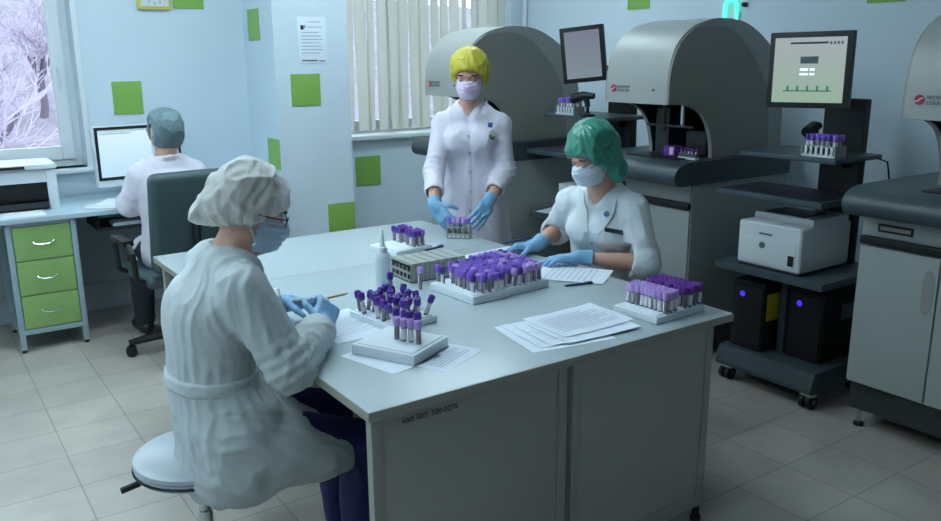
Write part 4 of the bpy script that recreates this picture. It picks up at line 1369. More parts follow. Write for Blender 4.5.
def office_chair():
    t = thing('office_chair', 'dark grey-green office chair with high back at the computer desk', 'chair', (1.225, 4.72, 0), math.radians(4))
    f = Field((-.36, -.36, .36), (.36, .36, 1.2), .011)
    A = [Vector((1, 0, 0)), Vector((0, 1, 0)), Vector((0, 0, 1))]
    f.box((0, .02, .475), A, (.25, .25, .035), .03, .02)
    seat = f
    c = t; off = np.array(c.location)
    def put(name, f, m):
        V, F = f.mesh(); V = relax(V, F, 1)
        me = bpy.data.meshes.new(name); me.from_pydata([tuple(v) for v in V], [], [tuple(int(i) for i in q) for q in F])
        me.materials.append(M[m]); me.polygons.foreach_set('use_smooth', [True] * len(me.polygons)); return link(name, me, t)
    put('seat', f, 'leather')
    f = Field((-.36, -.48, .46), (.36, -.1, 1.2), .011)
    b = [(0, -.235, .56), (0, -.275, .80), (0, -.305, 1.02)]
    up = Vector((0, -.14, 1)).normalized(); nn = Vector((0, 1, .14)).normalized()
    f.box((0, -.262, .80), [Vector((1, 0, 0)), nn, up], (.225, .045, .275), .043, .01)
    f.box((0, -.225, .66), [Vector((1, 0, 0)), nn, up], (.18, .03, .10), .028, .04)
    f.box((0, -.258, .96), [Vector((1, 0, 0)), nn, up], (.17, .024, .06), .022, .04)
    put('backrest', f, 'leather')
    m = MB(); m.tube([(0, -.15, .43), (0, -.27, .46), (0, -.315, .60), (0, -.33, .80)], .022, 'black_plastic', 8); m.build('back_support', t)
    for q in (-1, 1):
        m = MB(); m.tube([(q * .2, .14, .45), (q * .29, .14, .50), (q * .30, .13, .64), (q * .30, .08, .68), (q * .30, -.10, .685), (q * .30, -.17, .64), (q * .29, -.17, .50), (q * .2, -.16, .45)], .016, 'black_plastic', 8)
        m.box(q * .30 - .03, q * .30 + .03, -.12, .11, .672, .705, 'black_plastic', .012); m.build('armrest', t)
    m = MB(); m.cyl((0, 0, .10), (0, 0, .44), .028, 'dark_metal'); m.cyl((0, 0, .10), (0, 0, .27), .04, 'black_plastic'); m.build('gas_column', t)
    for i in range(5):
        a = 2 * PI * i / 5 + 2.9
        d = Vector((math.cos(a), math.sin(a), 0)); s_ = vv(-d.y, d.x, 0)
        m = MB(); m.tube([d * .02 + vv(0, 0, .115), d * .18 + vv(0, 0, .10), d * .31 + vv(0, 0, .078)], [.032, .026, .018], 'black_plastic', 8); lg = m.build('leg', t)
        p = d * .30; m = MB()
        for q in (-1, 1): m.cyl(p + vv(0, 0, .030) + s_ * q * .008, p + vv(0, 0, .030) + s_ * q * .028, .030, 'black_plastic', n=18)
        m.cyl(p + vv(0, 0, .03), p + vv(0, 0, .085), .010, 'dark_metal', n=10); m.build('caster', lg)
# ------------------------------------------------------------------ analyzers and carts
def curve(pts, n=4):
    """Smooth outline through points (Catmull-Rom)."""
    out = []
    P = [np.array(p, float) for p in pts]
    for i in range(len(P) - 1):
        a, b, c, d = P[max(i - 1, 0)], P[i], P[i + 1], P[min(i + 2, len(P) - 1)]
        for k in range(n):
            t = k / n
            out.append(tuple(.5 * ((2 * b) + (-a + c) * t + (2 * a - 5 * b + 4 * c - d) * t * t + (-a + 3 * b - 3 * c + d) * t ** 3)))
    out.append(tuple(P[-1]))
    return out

OUT = curve([(-.168, 1.40), (-.163, 1.55), (-.118, 1.685), (-.02, 1.772), (.10, 1.812), (.22, 1.828), (.40, 1.812), (.565, 1.74), (.69, 1.64), (.76, 1.50), (.79, 1.30), (.79, 1.107)])
ARC = curve([(.19, 1.107), (.185, 1.16), (.155, 1.26), (.09, 1.345), (-.02, 1.39), (-.13, 1.40)])
INS = curve([(-.1655, 1.402), (-.160, 1.548), (-.114, 1.68), (-.018, 1.762), (.09, 1.785), (.20, 1.788), (.31, 1.766), (.42, 1.695), (.53, 1.590), (.61, 1.475), (.655, 1.30), (.67, 1.108)])
INA = curve([(.191, 1.108), (.186, 1.161), (.156, 1.262), (.091, 1.347), (-.02, 1.392), (-.13, 1.402)])

def analyzer(label, x, y, logo=True):
    t = thing('blood_analyzer', label, 'lab analyzer', (x, y, 0), 0, 'blood analyzers along the wall')
    W, D = .70, .80
    m = MB()
    m.box(.0, D, .0, W, .215, .985, 'mach_light', .006)
    cab = m.build('cabinet', t)
    m = MB(); m.box(.02, D, .01, W - .01, .085, .216, 'mach_kick', .006); m.build('kick_plate', t)
    for (a, b) in ((.05, .05), (.05, W - .05), (D - .05, .05), (D - .05, W - .05)):
        m = MB(); m.cyl((a, b, .012), (a, b, .09), .010, 'chrome', n=10); m.cyl((a, b, 0), (a, b, .014), .022, 'dark_metal', n=14); m.build('foot', t)
    for k in range(2):
        m = MB(); y0 = .006 + k * .348; y1 = y0 + .340
        m.box(-.014, .001, y0, y1, .225, .845, 'mach_light', .004); d = m.build('door', t)
        yh = y1 - .035 if k == 0 else y0 + .035
        m = MB(); m.prism(curve([(yh - .018, .62), (yh - .022, .68), (yh - .020, .76), (yh, .79), (yh + .020, .76), (yh + .022, .68), (yh + .018, .62), (yh, .60), (yh - .018, .62)], 3)[:-1], -.0165, -.012, 'x', 'mach_side'); m.build('door_grip', d)
    m = MB(); m.box(-.026, .001, .006, W - .006, .852, .888, 'black_plastic', .008); m.build('handle_bar', t)
    m = MB(); m.box(-.010, .001, .006, W - .006, .893, .978, 'mach_light', .003); st = m.build('drawer_front', t)
    m = MB()
    m.box(-.014, -.009, W - .225, W - .075, .912, .948, 'black_plastic', .012); m.box(-.0152, -.013, W - .215, W - .085, .922, .938, 'mach_side', .006); m.build('grip_recess', st)
    m = MB(); m.prism(curve([(-.085, .985), (-.135, .992), (-.158, 1.025), (-.152, 1.062), (-.115, 1.092), (-.05, 1.106)], 4) + [(D, 1.106), (D, .985)], -.012, W + .012, 'y', 'mach_counter'); m.build('counter', t)
    # hood: two ends, the domed skin between them
    h0, h1 = .06, .49
    m = MB()
    outline = OUT + ARC
    for (a, b) in ((h0, h0 + .012), (h1 - .012, h1)):
        m.prism(outline, a, b, 'y', 'mach_shell')
    inner = [(p[0] + (.18 - p[0]) * .06, p[1] - .03 if p[1] > 1.42 else p[1]) for p in OUT]
    m.prism(OUT + inner[::-1], h0 + .012, h1 - .012, 'y', 'mach_shell')
    hood = m.build('hood', t, sharp=40)
    # darker side panels, split by a seam
    seam = curve([(.09, 1.785), (.20, 1.70), (.29, 1.55), (.345, 1.36), (.36, 1.108)])
    i0 = INS.index(min(INS, key=lambda p: abs(p[0] - .09) + abs(p[1] - 1.785)))
    front = INS[:i0 + 1] + seam[1:] + INA
    back = INS[i0:] + seam[::-1][:-1]
    for q, (ya, yb) in enumerate(((h0 - .012, h0 + .001), (h1 - .001, h1 + .012))):
        m = MB(); m.prism(front, ya, yb, 'y', 'mach_side'); m.build('side_panel', t)
        m = MB(); m.prism([(p[0] + .003, p[1]) for p in back], ya + (.004 if q == 0 else 0), yb - (.004 if q else 0), 'y', 'mach_side'); m.build('side_panel', t)
    # the dark working bay
    m = MB()
    m.box(.46, .48, h0 + .013, h1 - .013, 1.106, 1.44, 'mach_dark'); m.box(-.12, .47, h0 + .013, h1 - .013, 1.425, 1.44, 'mach_dark')
    m.prism([(p[0] + .002, p[1] + .002) for p in ARC] + [(-.13, 1.43), (.46, 1.43), (.46, 1.109)], h1 - .018, h1 - .0122, 'y', 'mach_inner')
    m.box(-.04, .44, h0 + .04, h1 - .04, 1.1062, 1.112, 'mach_dark', .001)
    b = m.build('working_bay', t)
    m = MB()
    m.box(.10, .115, h0 + .05, h1 - .05, 1.262, 1.275, 'mach_inner', .002); m.box(.22, .40, h0 + .06, h0 + .20, 1.112, 1.24, 'mach_inner', .01)
    m.box(.16, .40, h1 - .16, h1 - .06, 1.112, 1.36, 'mach_inner', .01); m.cyl((.12, h0 + .14, 1.27), (.12, h0 + .14, 1.40), .012, 'chrome'); m.cyl((.12, h0 + .27, 1.24), (.12, h0 + .27, 1.42), .009, 'mach_inner')
    m.build('sampling_arm', b)
    m = MB(); m.box(.06, .14, h0 + .13, h0 + .21, 1.112, 1.165, 'cap_violet', .004); m.box(.055, .061, h0 + .14, h0 + .165, 1.12, 1.16, 'tube_label', .001); m.build('reagent_box', b)
    # emblem and lettering
    if logo:
        m = MB(); yy = h1 - .055
        # the visor is nearly upright here
        xf = -.1705
        m.cyl((xf + .008, yy, 1.474), (xf - .0012, yy, 1.474), .019, 'logo_red', n=24)
        e = m.build('emblem', t)
        m = MB(); m.tube([(xf - .0018, yy + .016, 1.467), (xf - .0018, yy + .005, 1.469), (xf - .0018, yy - .004, 1.478), (xf - .0018, yy - .016, 1.482)], .0028, 'white_plastic', 6); m.build('swoosh', e)
        for s, z in (('BECKMAN', 1.477), ('COULTER', 1.457)):
            me = text_mesh(s, .020, 'ink_grey', frame((xf - .001, yy - .027, z), (0, -1, 0), (.02, 0, 1)))
            link('lettering', me, t)
        m = MB(); m.cyl((xf + .004, h0 + .09, 1.47), (xf - .001, h0 + .09, 1.47), .006, 'mach_dark', n=12); m.build('lock', t)
    return t

def monitor(name, label, c, n, w, h, smat, roll=0.0, arm=None, details=True):
    """Flat screen facing n, centre c."""
    t = thing(name, label, 'monitor', c)
    n = Vector(n).normalized(); x = Vector((0, 0, 1)).cross(n).normalized(); y = n.cross(x)
    R = Matrix.Rotation(roll, 3, n); x = R @ x; y = R @ y
    X = frame((0, 0, 0), x, y)
    m = MB(); m.box(-w / 2, w / 2, -h / 2, h / 2, -.045, 0, 'black_plastic', .008, X=X); m.box(-w * .3, w * .3, -h * .3, h * .3, -.085, -.04, 'black_plastic', .015, X=X)
    m.build('casing', t)
    m = MB(); b = .026
    m.box(-w / 2 + b, w / 2 - b, -h / 2 + b, h / 2 - b, -.002, .0012, smat, X=X); s = m.build('screen', t)
    if details:
        m = MB(); W, H = w / 2 - b, h / 2 - b
        m.box(-W * .55, W * .5, H * .80, H * .86, .001, .002, 'screen_ink', X=X)
        for k in range(4): m.box(W * (.55 + .1 * k), W * (.60 + .1 * k), H * .78, H * .86, .001, .002, 'screen_ink', X=X)
        m.build('toolbar', s)
        m = MB(); m.box(-W * .68, W * .68, -H * .66, -H * .62, .001, .002, 'screen_ink_green', X=X)
        for k in range(5): m.box(-W * .58 + k * W * .28, -W * .52 + k * W * .28, -H * .64, -H * .48, .001, .002, 'screen_ink_green', X=X)
        m.build('green_bar', s)
        m = MB()
        m.box(-W * .24, W * .0, -H * .02, H * .06, .001, .002, 'screen_light', X=X); m.box(W * .04, W * .18, -H * .02, H * .06, .001, .002, 'screen_light', X=X)
        m.box(-W * .24, W * .0, -H * .16, -H * .09, .001, .002, 'screen_light', X=X); m.box(W * .04, W * .18, -H * .16, -H * .09, .001, .002, 'screen_light', X=X)
        m.build('white_panels', s)
        m = MB(); m.box(-W * .24, W * .26, H * .2, H * .42, .001, .0015, 'ink_grey', X=X); m.build('grey_panel', s)
    if arm is not None:
        m = MB(); a = Vector(arm) - Vector(c); m.tube([-n * .07, -n * .12 + vv(0, 0, -.02), a], .022, 'black_plastic', 8); m.build('mount', t)
    return t

def cart(label, x, y, zt, zk, zp, ys=-.40):
    t = thing('equipment_cart', label, 'cart', (x, y, 0), 0, 'grey equipment carts')
    m = MB(); m.prism([(.0, .085), (-.01, .105), (.02, .185), (.46, .185), (.48, .165), (.48, .085)], -.275, .275, 'y', 'cart_grey'); m.build('base', t)
    for a, b in ((.045, -.235), (.045, .235), (.435, -.235), (.435, .235)):
        m = MB()
        for q in (-1, 1): m.cyl((a, b + q * .006, .036), (a, b + q * .028, .036), .036, 'black_plastic', n=20)
        m.cyl((a, b - .034, .036), (a, b + .034, .036), .012, 'chrome', n=12); m.box(a - .022, a + .022, b - .035, b + .035, .06, .088, 'chrome', .008); m.build('caster', t)
    m = MB(); m.box(.42, .475, -.15, .06, .18, zt + .25, 'black_plastic', .01); m.build('post', t)
    m = MB(); m.box(.16, .20, .0, .04, .18, zp - .03, 'cart_grey', .006); m.build('strut', t)
    m = MB(); m.box(-.03, .50, -.30, .30, zp - .036, zp, 'cart_grey', .008); m.build('printer_shelf', t)
    m = MB(); m.box(-.05, .30, -.27, .31, zk - .03, zk, 'cart_grey', .010); m.box(-.04, .28, -.25, .29, zk - .001, zk + .004, 'tray_purple', .001); m.box(.28, .43, -.06, .02, zk - .035, zk - .015, 'black_plastic', .004); m.build('keyboard_shelf', t)
    m = MB(); m.box(.06, .44, ys, .27, zt - .022, zt, 'cart_grey', .008); m.box(.36, .43, -.1, .02, zt - .08, zt - .02, 'black_plastic', .01); m.build('top_shelf', t)
    return t

def scanner(label, loc, rz, stand=True):
    t = thing('barcode_scanner', label, 'scanner', loc, rz)
    m = MB(); m.lathe([(0, 0), (.045, 0), (.045, .012), (.02, .018), (.010, .03), (.010, .055), (0, .055)], 'black_plastic'); m.build('cradle', t)
    m = MB(); m.tube([(0, 0, .055), (-.005, 0, .085), (-.02, 0, .115)], [.016, .018, .022], 'black_plastic', 10); m.build('grip', t)
    m = MB(); m.tube([(.04, 0, .122), (-.03, 0, .122), (-.085, 0, .108), (-.105, 0, .10)], [.018, .027, .028, .030], 'black_plastic', 12); m.build('head', t)
    return t

def ups(label, loc, yellow):
    t = thing('power_supply_unit', label, 'power supply', loc)
    m = MB(); m.box(0, .36, -.095, .095, 0, .355, 'black_plastic', .012); m.box(-.008, .004, -.088, .088, .02, .33, 'mach_dark', .005); m.build('case', t)
    m = MB(); m.cyl((-.004, .03, .285), (-.012, .03, .285), .014, 'led_blue', n=16); m.build('power_light', t)
    m = MB()
    if yellow: m.box(.02, .12, -.0965, -.0945, .16, .30, 'yellow_label', .0005)
    else: m.box(.15, .28, -.0965, -.0945, .20, .28, 'ink_grey', .0005)
    m.build('sticker', t)
    return t

def equipment():
    analyzer('far grey lab analyzer behind the standing person in the yellow cap', 3.07, 4.24)
    analyzer('middle grey lab analyzer behind the seated person in the green cap', 3.38, 2.87)
    analyzer('near grey lab analyzer with double doors beside the printer cart', 3.38, 1.23)
    c1 = cart('grey rolling cart carrying the printer and the front-facing monitor', 3.36, 2.36, 1.185, 1.005, .635, -.25)
    c2 = cart('grey rolling cart between the far and middle analyzers', 3.38, 3.90, 1.285, 1.065, .66, -.30)
    monitor('computer_monitor', 'upright dark-framed monitor above the printer cart, showing a page with a green bar', (3.50, 2.340, 1.572), (-.97, -.25, .02), .375, .345, 'screen_grey', .012, (3.80, 2.31, 1.40))
    monitor('computer_monitor', 'tilted dark-framed monitor above the cart behind the green cap', (3.42, 3.79, 1.650), (-.80, -.60, -.05), .262, .325, 'screen_mauve', .10, (3.81, 3.84, 1.50), False)
    # printer on the cart
    t = thing('laser_printer', 'white laser printer on the middle shelf of the near cart', 'printer', (3.355, 2.375, .635))
    m = MB()
    m.box(0, .40, -.175, .175, .012, .225, 'white_plastic', .02, seg=3); m.box(.10, .39, -.165, .165, .22, .258, 'white_plastic', .015)
    m.box(.01, .38, -.165, .165, 0, .014, 'dark_plastic', .002)
    m.build('body', t)
    m = MB(); m.box(-.004, .002, -.15, .15, .03, .155, 'white_plastic', .006); m.build('front_cover', t)
    m = MB(); m.box(.12, .30, -.10, .12, .255, .262, 'black_plastic', .003); m.build('output_slot', t)
    m = MB(); m.cyl((-.002, .03, .12), (-.008, .03, .12), .016, 'ink_grey', n=20); m.box(-.006, -.002, -.02, .05, .172, .180, 'ink_grey', .001); m.build('maker_mark', t)
    m = MB(); m.box(-.008, -.002, -.145, -.115, .045, .095, 'black_plastic', .003); m.build('tray_grip', t)
    ups('black power unit with yellow sticker and blue light on the cart base', (3.42, 2.51, .186), True)
    ups('black power unit with grey sticker beside the cart strut, nearer the near analyzer', (3.50, 2.24, .186), False)
    scanner('black barcode scanner standing behind the tube rack on the near cart', (3.63, 2.36, 1.186), .25)
    scanner('black barcode scanner on the cart shelf under the tilted monitor', (3.46, 3.78, 1.286), -1.2)
    m = MB(); m.tube([(3.60, 2.03, 1.19), (3.62, 1.985, 1.175), (3.64, 1.98, 1.10), (3.70, 2.02, 1.0), (3.84, 2.14, .96)], .004, 'black_plastic', 6)
    tag(m.build('cable'), 'thin black cable hanging from the top shelf of the near cart', 'cable')
    # white label printer and sheet low on the far cart
    t = thing('label_printer', 'narrow white device on the lower shelf of the far cart', 'printer', (3.42, 3.87, .66))
    m = MB(); m.box(0, .22, -.10, .12, 0, .20, 'white_plastic', .012); m.build('body', t)
    m = MB(); m.box(-.004, .002, -.07, .09, .05, .15, 'dark_plastic', .004); m.build('display', t)
    tag(MB().box(-.10, .10, -.14, .14, 0, .004, 'paper', .001).build('paper_sheet', None, (3.49, 4.02, .6605), .3), 'white sheet lying on the lower shelf of the far cart', 'paper')

# ------------------------------------------------------------------ tubes and racks
PROTO = {}
def tube_proto(capm, key, r=.0078, L=.078, blood=.62):
    t = thing('blood_tube', 'tube', 'blood tube', (0, 0, 0))
    m = MB(); m.lathe([(0, 0), (r * .6, .0012), (r, .006), (r, L * .30), (r * 1.02, L * .31), (r * 1.02, L * .80), (r, L * .81), (r, L)], 'tube_glass', n=12)
    m.build('tube_body', t)
    m = MB(); m.lathe([(0, .001), (r * .55, .002), (r * .88, .006), (r * .88, L * blood), (0, L * blood)], 'blood', n=10); m.build('blood_fill', t)
    m = MB()
    vs, fs = [], []
    for i in range(8):
        a = -1.5 + 3.0 * i / 7
        for z in (L * .34, L * .78): vs.append((r * 1.06 * math.cos(a), r * 1.06 * math.sin(a), z))
    for i in range(7): fs.append((2 * i, 2 * i + 2, 2 * i + 3, 2 * i + 1))
    m._put(vs, fs, 'tube_label'); m.build('label', t)
    m = MB(); m.lathe([(0, L - .006), (r * 1.36, L - .012), (r * 1.48, L - .010), (r * 1.48, L + .010), (r * 1.22, L + .013), (r * .7, L + .013), (r * .6, L + .009), (0, L + .009)], capm, n=14); m.build('cap', t)
    PROTO[key] = [t, False]

def place_tube(key, label, group, loc, rot=(0, 0, 0)):
    t, used = PROTO[key]
    o = t if not used else copy_tree(t)
    PROTO[key][1] = True
    o.location = loc; o.rotation_euler = rot
    o['label'] = label; o['group'] = group; o['category'] = 'blood tube'
    return o

def tray(name, label, origin, e1, e2, th, holes, m='foam', recess=True):
    """Foam tray with corner at origin, sides e1 and e2 (2D vectors)."""
    o = Vector((origin[0], origin[1], 0)); a = Vector((e1[0], e1[1], 0)); b = Vector((e2[0], e2[1], 0))
    c = o + (a + b) / 2
    z = origin[2] if len(origin) > 2 else TT
    t = thing(name, label, 'tray' if m == 'foam' else 'rack', (c.x, c.y, z))
    X = frame((0, 0, 0), b, a)
    la, lb = a.length, b.length
    mb = MB(); mb.box(-lb / 2, lb / 2, -la / 2, la / 2, 0.0005, th, m, .006, X=X)
    mb.build('tray_body', t)
    mb = MB(); mb.box(-lb / 2 + .012, lb / 2 - .012, -la / 2 + .012, la / 2 - .012, th, th + .003, m, .002, X=X)
    mb.build('tray_top', t)
    return t, (lambda u, v, dz=0.0: (o.x + a.x * u + b.x * v, o.y + a.y * u + b.y * v, z + dz))

def racks():
    rng = random.Random(3)
    for k, c in (('d', 'cap_dark'), ('p', 'cap_purple'), ('l', 'cap_lilac'), ('v', 'cap_violet')):
        tube_proto(c, k)
    S = .0135
    def rot(): return (rng.uniform(-.05, .05), rng.uniform(-.05, .05), rng.uniform(0, 6.28))
    # two adjoining trays in the middle of the table
    t, f = tray('foam_tray', 'white foam tray of purple-capped tubes, left one of the two joined trays', (1.588, 2.322), (.012, .262), (.178, .012), .030, None)
    for i in range(6):
        for j in range(9):
            if i == 0 and j < 7: continue
            if i == 1 and j in (7, 8): continue
            if i == 1 and j == 0: continue
            x, y, z = f((j + .6) / 9.3, (i + .65) / 6.3, .006)
            k = rng.choice('pppld' if i > 1 else 'dpp')
            place_tube(k, 'purple-capped blood tube standing in the left of the two joined foam trays', 'tubes in the left joined tray', (x, y, z + rng.uniform(0, .0015)), rot())
    t, f = tray('foam_tray', 'white foam tray of purple-capped tubes, right one of the two joined trays', (1.770, 2.340), (.012, .300), (.192, .014), .030, None)
    for i in range(7):
        for j in range(10):
            if (i, j) in ((0, 0),): continue
            x, y, z = f((j + .6) / 10.3, (i + .55) / 7.2, .006)
            k = rng.choice('pppplld')
            place_tube(k, 'purple-capped blood tube standing in the right of the two joined foam trays', 'tubes in the right joined tray', (x, y, z + rng.uniform(0, .0015)), rot())
    # tray at the right corner
    t, f = tray('foam_tray', 'white foam tray of lilac and violet capped tubes at the right corner of the table', (1.965, 1.788), (-.010, .192), (.243, .013), .024, None)
    for i in range(8):
        if i == 3: continue
        for j in range(9):
            x, y, z = f((j + .75) / 9.5, .20 + (i + .4) / 9.6, .006)
            if i < 3: place_tube('l', 'lilac-capped blood tube in the front rows of the corner foam tray', 'lilac tubes in the corner tray', (x, y, z), rot())
            else: place_tube('v', 'violet-capped blood tube in the rear rows of the corner foam tray', 'violet tubes in the corner tray', (x, y, z), rot())
    # foam block near the table's left edge with two short rows
    t, f = tray('foam_block', 'thick white foam block with two short rows of tubes near the foreground person', (1.102, 1.922), (-.052, .215), (.176, .088), .032, None)
    for j in range(4):
        place_tube('l', 'lilac-capped tube in the front row on the thick foam block', 'lilac tubes on the foam block', (1.156 + .0105 * j, 2.082 - .0255 * j, TT + .014), rot())
        place_tube('d', 'dark purple capped tube in the back row on the thick foam block', 'dark tubes on the foam block', (1.184 + .0105 * j, 2.128 - .0255 * j, TT + .024), rot())
    # leaning cluster
    t, f = tray('foam_tray', 'white foam tray of leaning dark purple tubes beside the squeeze bottle', (1.203, 2.218), (-.006, .245), (.188, .020), .022, None)
    for i in range(6):
        for j in range(6):
            if rng.random() < .08 or (i < 1 and j < 1): continue
            x, y, z = f((j + .7) / 6.6 + rng.uniform(-.03, .03), (i + .6) / 6.3 + rng.uniform(-.03, .03), .006)
            place_tube('d' if rng.random() < .85 else 'v', 'dark purple capped tube leaning in the crowded tray by the bottle', 'leaning tubes in the crowded tray', (x, y, z), (rng.uniform(-.34, .34), rng.uniform(-.34, .34), rng.uniform(0, 6)))
    x, y, z = f(1.0, .86, .036)
    place_tube('d', 'single dark purple tube standing tall at the rear of the crowded tray', 'lone tubes', (x, y, z), (0, 0, 1))
    o = place_tube('l', 'single lilac-capped tube standing alone before the grey rack', 'lone tubes', (1.553, 2.60, TT + .001), (0, 0, 2))
    # rear tray
    t, f = tray('foam_tray', 'white foam tray with tubes at its right end near the standing person', (1.735, 3.118), (-.012, .205), (.205, .030), .024, None)
    for i in range(3):
        for j in range(7):
            if j == 3: continue
            x, y, z = f(.09 + j / 7.6, .60 + i / 8.0, .006)
            place_tube(rng.choice('ddpv'), 'purple-capped tube at the right end of the rear foam tray', 'tubes in the rear tray', (x, y, z), rot())
    # flat white foam lid behind the joined trays
    m = MB(); m.box(-.17, .17, -.05, .05, 0.0005, .018, 'foam', .006)
    tag(m.build('foam_board', None, (2.075, 2.875, TT), .11), 'flat white foam board lying behind the joined trays', 'board')
    # empty grey rack: base, two end walls, tiers of thin bars
    t = thing('wire_tube_rack', 'empty grey tube rack with rows of square openings', 'rack', (1.702, 2.782, TT))
    W, D, H = .256, .160, .078
    m = MB(); m.box(-W / 2, W / 2, -D / 2, D / 2, 0.0005, .006, 'rack_dark', .001); m.build('base', t)
    m = MB()
    for j in range(6):
        x0 = -W / 2 + W * j / 6; m.box(x0 + .002, x0 + W / 6 - .003, -D / 2, D / 2, H - .010, H, 'rack_grey', .0015)
    m.box(-W / 2, W / 2, -D / 2 + .004, D / 2 - .004, H - .016, H - .009, 'rack_dark'); m.build('top_plate', t)
    for y in (-D / 2, D / 2 - .004):
        m = MB()
        for j in range(12):
            x0 = -W / 2 + W * j / 12; m.box(x0 + .001, x0 + W / 12 - .0015, y, y + .004, .004, H - .010, 'rack_grey', .001)
        m.box(-W / 2, W / 2, y + .0012, y + .0028, .004, H - .010, 'rack_dark'); m.build('side_panel', t)
    for x in (-W / 2, W / 2 - .004):
        m = MB()
        for j in range(6): 
            y0 = -D / 2 + .002 + (D - .010) * j / 5; m.box(x, x + .004, y0, y0 + .006, .004, H - .008, 'rack_grey')
        for z in (.004, .034, .062): m.box(x, x + .004, -D / 2, D / 2, z, z + .010, 'rack_grey')
        m.build('end_frame', t)
    # small rack between the standing person's hands
    t = thing('small_tube_rack', 'small grey rack of lilac-capped tubes between the standing person\'s gloved hands', 'rack', (2.188, 3.285, TT), math.atan2(-.68, .73))
    m = MB(); m.box(-.058, .058, -.024, .024, .0005, .026, 'rack_grey', .003); m.box(-.058, .058, -.024, .024, .052, .058, 'rack_grey', .001)
    for x in (-.056, .056): m.box(x - .002, x + .002, -.024, .024, .02, .056, 'rack_grey')
    m.build('frame', t)
    m = MB()
    for k in range(5): m.cyl((-.044 + k * .022, -.0243, .012), (-.044 + k * .022, -.0236, .012), .006, 'white_plastic', n=12)
    m.build('number_dots', t)
    Rz = Matrix.Rotation(t.rotation_euler.z, 3, 'Z')
    for i in range(5):
        for j in range(2):
            p = Rz @ Vector((-.044 + i * .022, -.011 + .022 * j, .010))
            place_tube('l' if (i + j) % 4 else 'p', 'lilac-capped tube in the small rack held by the standing person', 'tubes in the held rack', (2.188 + p.x, 3.285 + p.y, TT + p.z), rot())
    # racks on the carts
    for lb, gl, (x, y, z), dx in (('small white rack of purple tubes on the near cart under the monitor', 'tubes on the near cart', (3.50, 2.225, 1.1855), .0), ('small white rack of purple tubes on the far cart shelf', 'tubes on the far cart', (3.50, 3.985, 1.2855), .0)):
        t = thing('tube_rack', lb, 'rack', (x, y, z))
        m = MB(); m.box(-.045, .045, -.085, .085, 0, .012, 'white_plastic', .003); m.box(-.045, .045, -.085, .085, .046, .052, 'rack_grey', .002)
        for q in (-1, 1): m.box(-.045, .045, q * .083 - .003, q * .083 + .003, 0, .052, 'rack_grey', .001)
        for k in range(6): m.box(-.046, -.040, -.075 + k * .026, -.062 + k * .026, .008, .047, 'white_plastic', .001)
        m.build('frame', t)
        for i in range(6):
            for j in range(3):
                place_tube(rng.choice('ppd'), 'purple-capped tube in the ' + ('rack on the near cart' if 'near' in gl else 'rack on the far cart'), gl, (x - .028 + j * .028, y - .068 + i * .027, z + .010), rot())
    # row of tubes on the middle analyzer's counter
    t = thing('sample_cassette', 'small cassette of purple tubes on the counter of the middle analyzer', 'rack', (3.44, 2.965, 1.107))
    m = MB(); m.box(-.016, .016, -.06, .06, 0, .012, 'white_plastic', .003); m.box(-.014, .014, -.058, .058, .012, .03, 'rack_dark', .002); m.build('frame', t)
    for i in range(5):
        o = place_tube('v', 'violet-capped tube lying in the cassette on the middle analyzer', 'tubes on the middle analyzer', (3.44, 2.917 + i * .024, 1.118), rot()); o.scale = (.6, .6, .5)

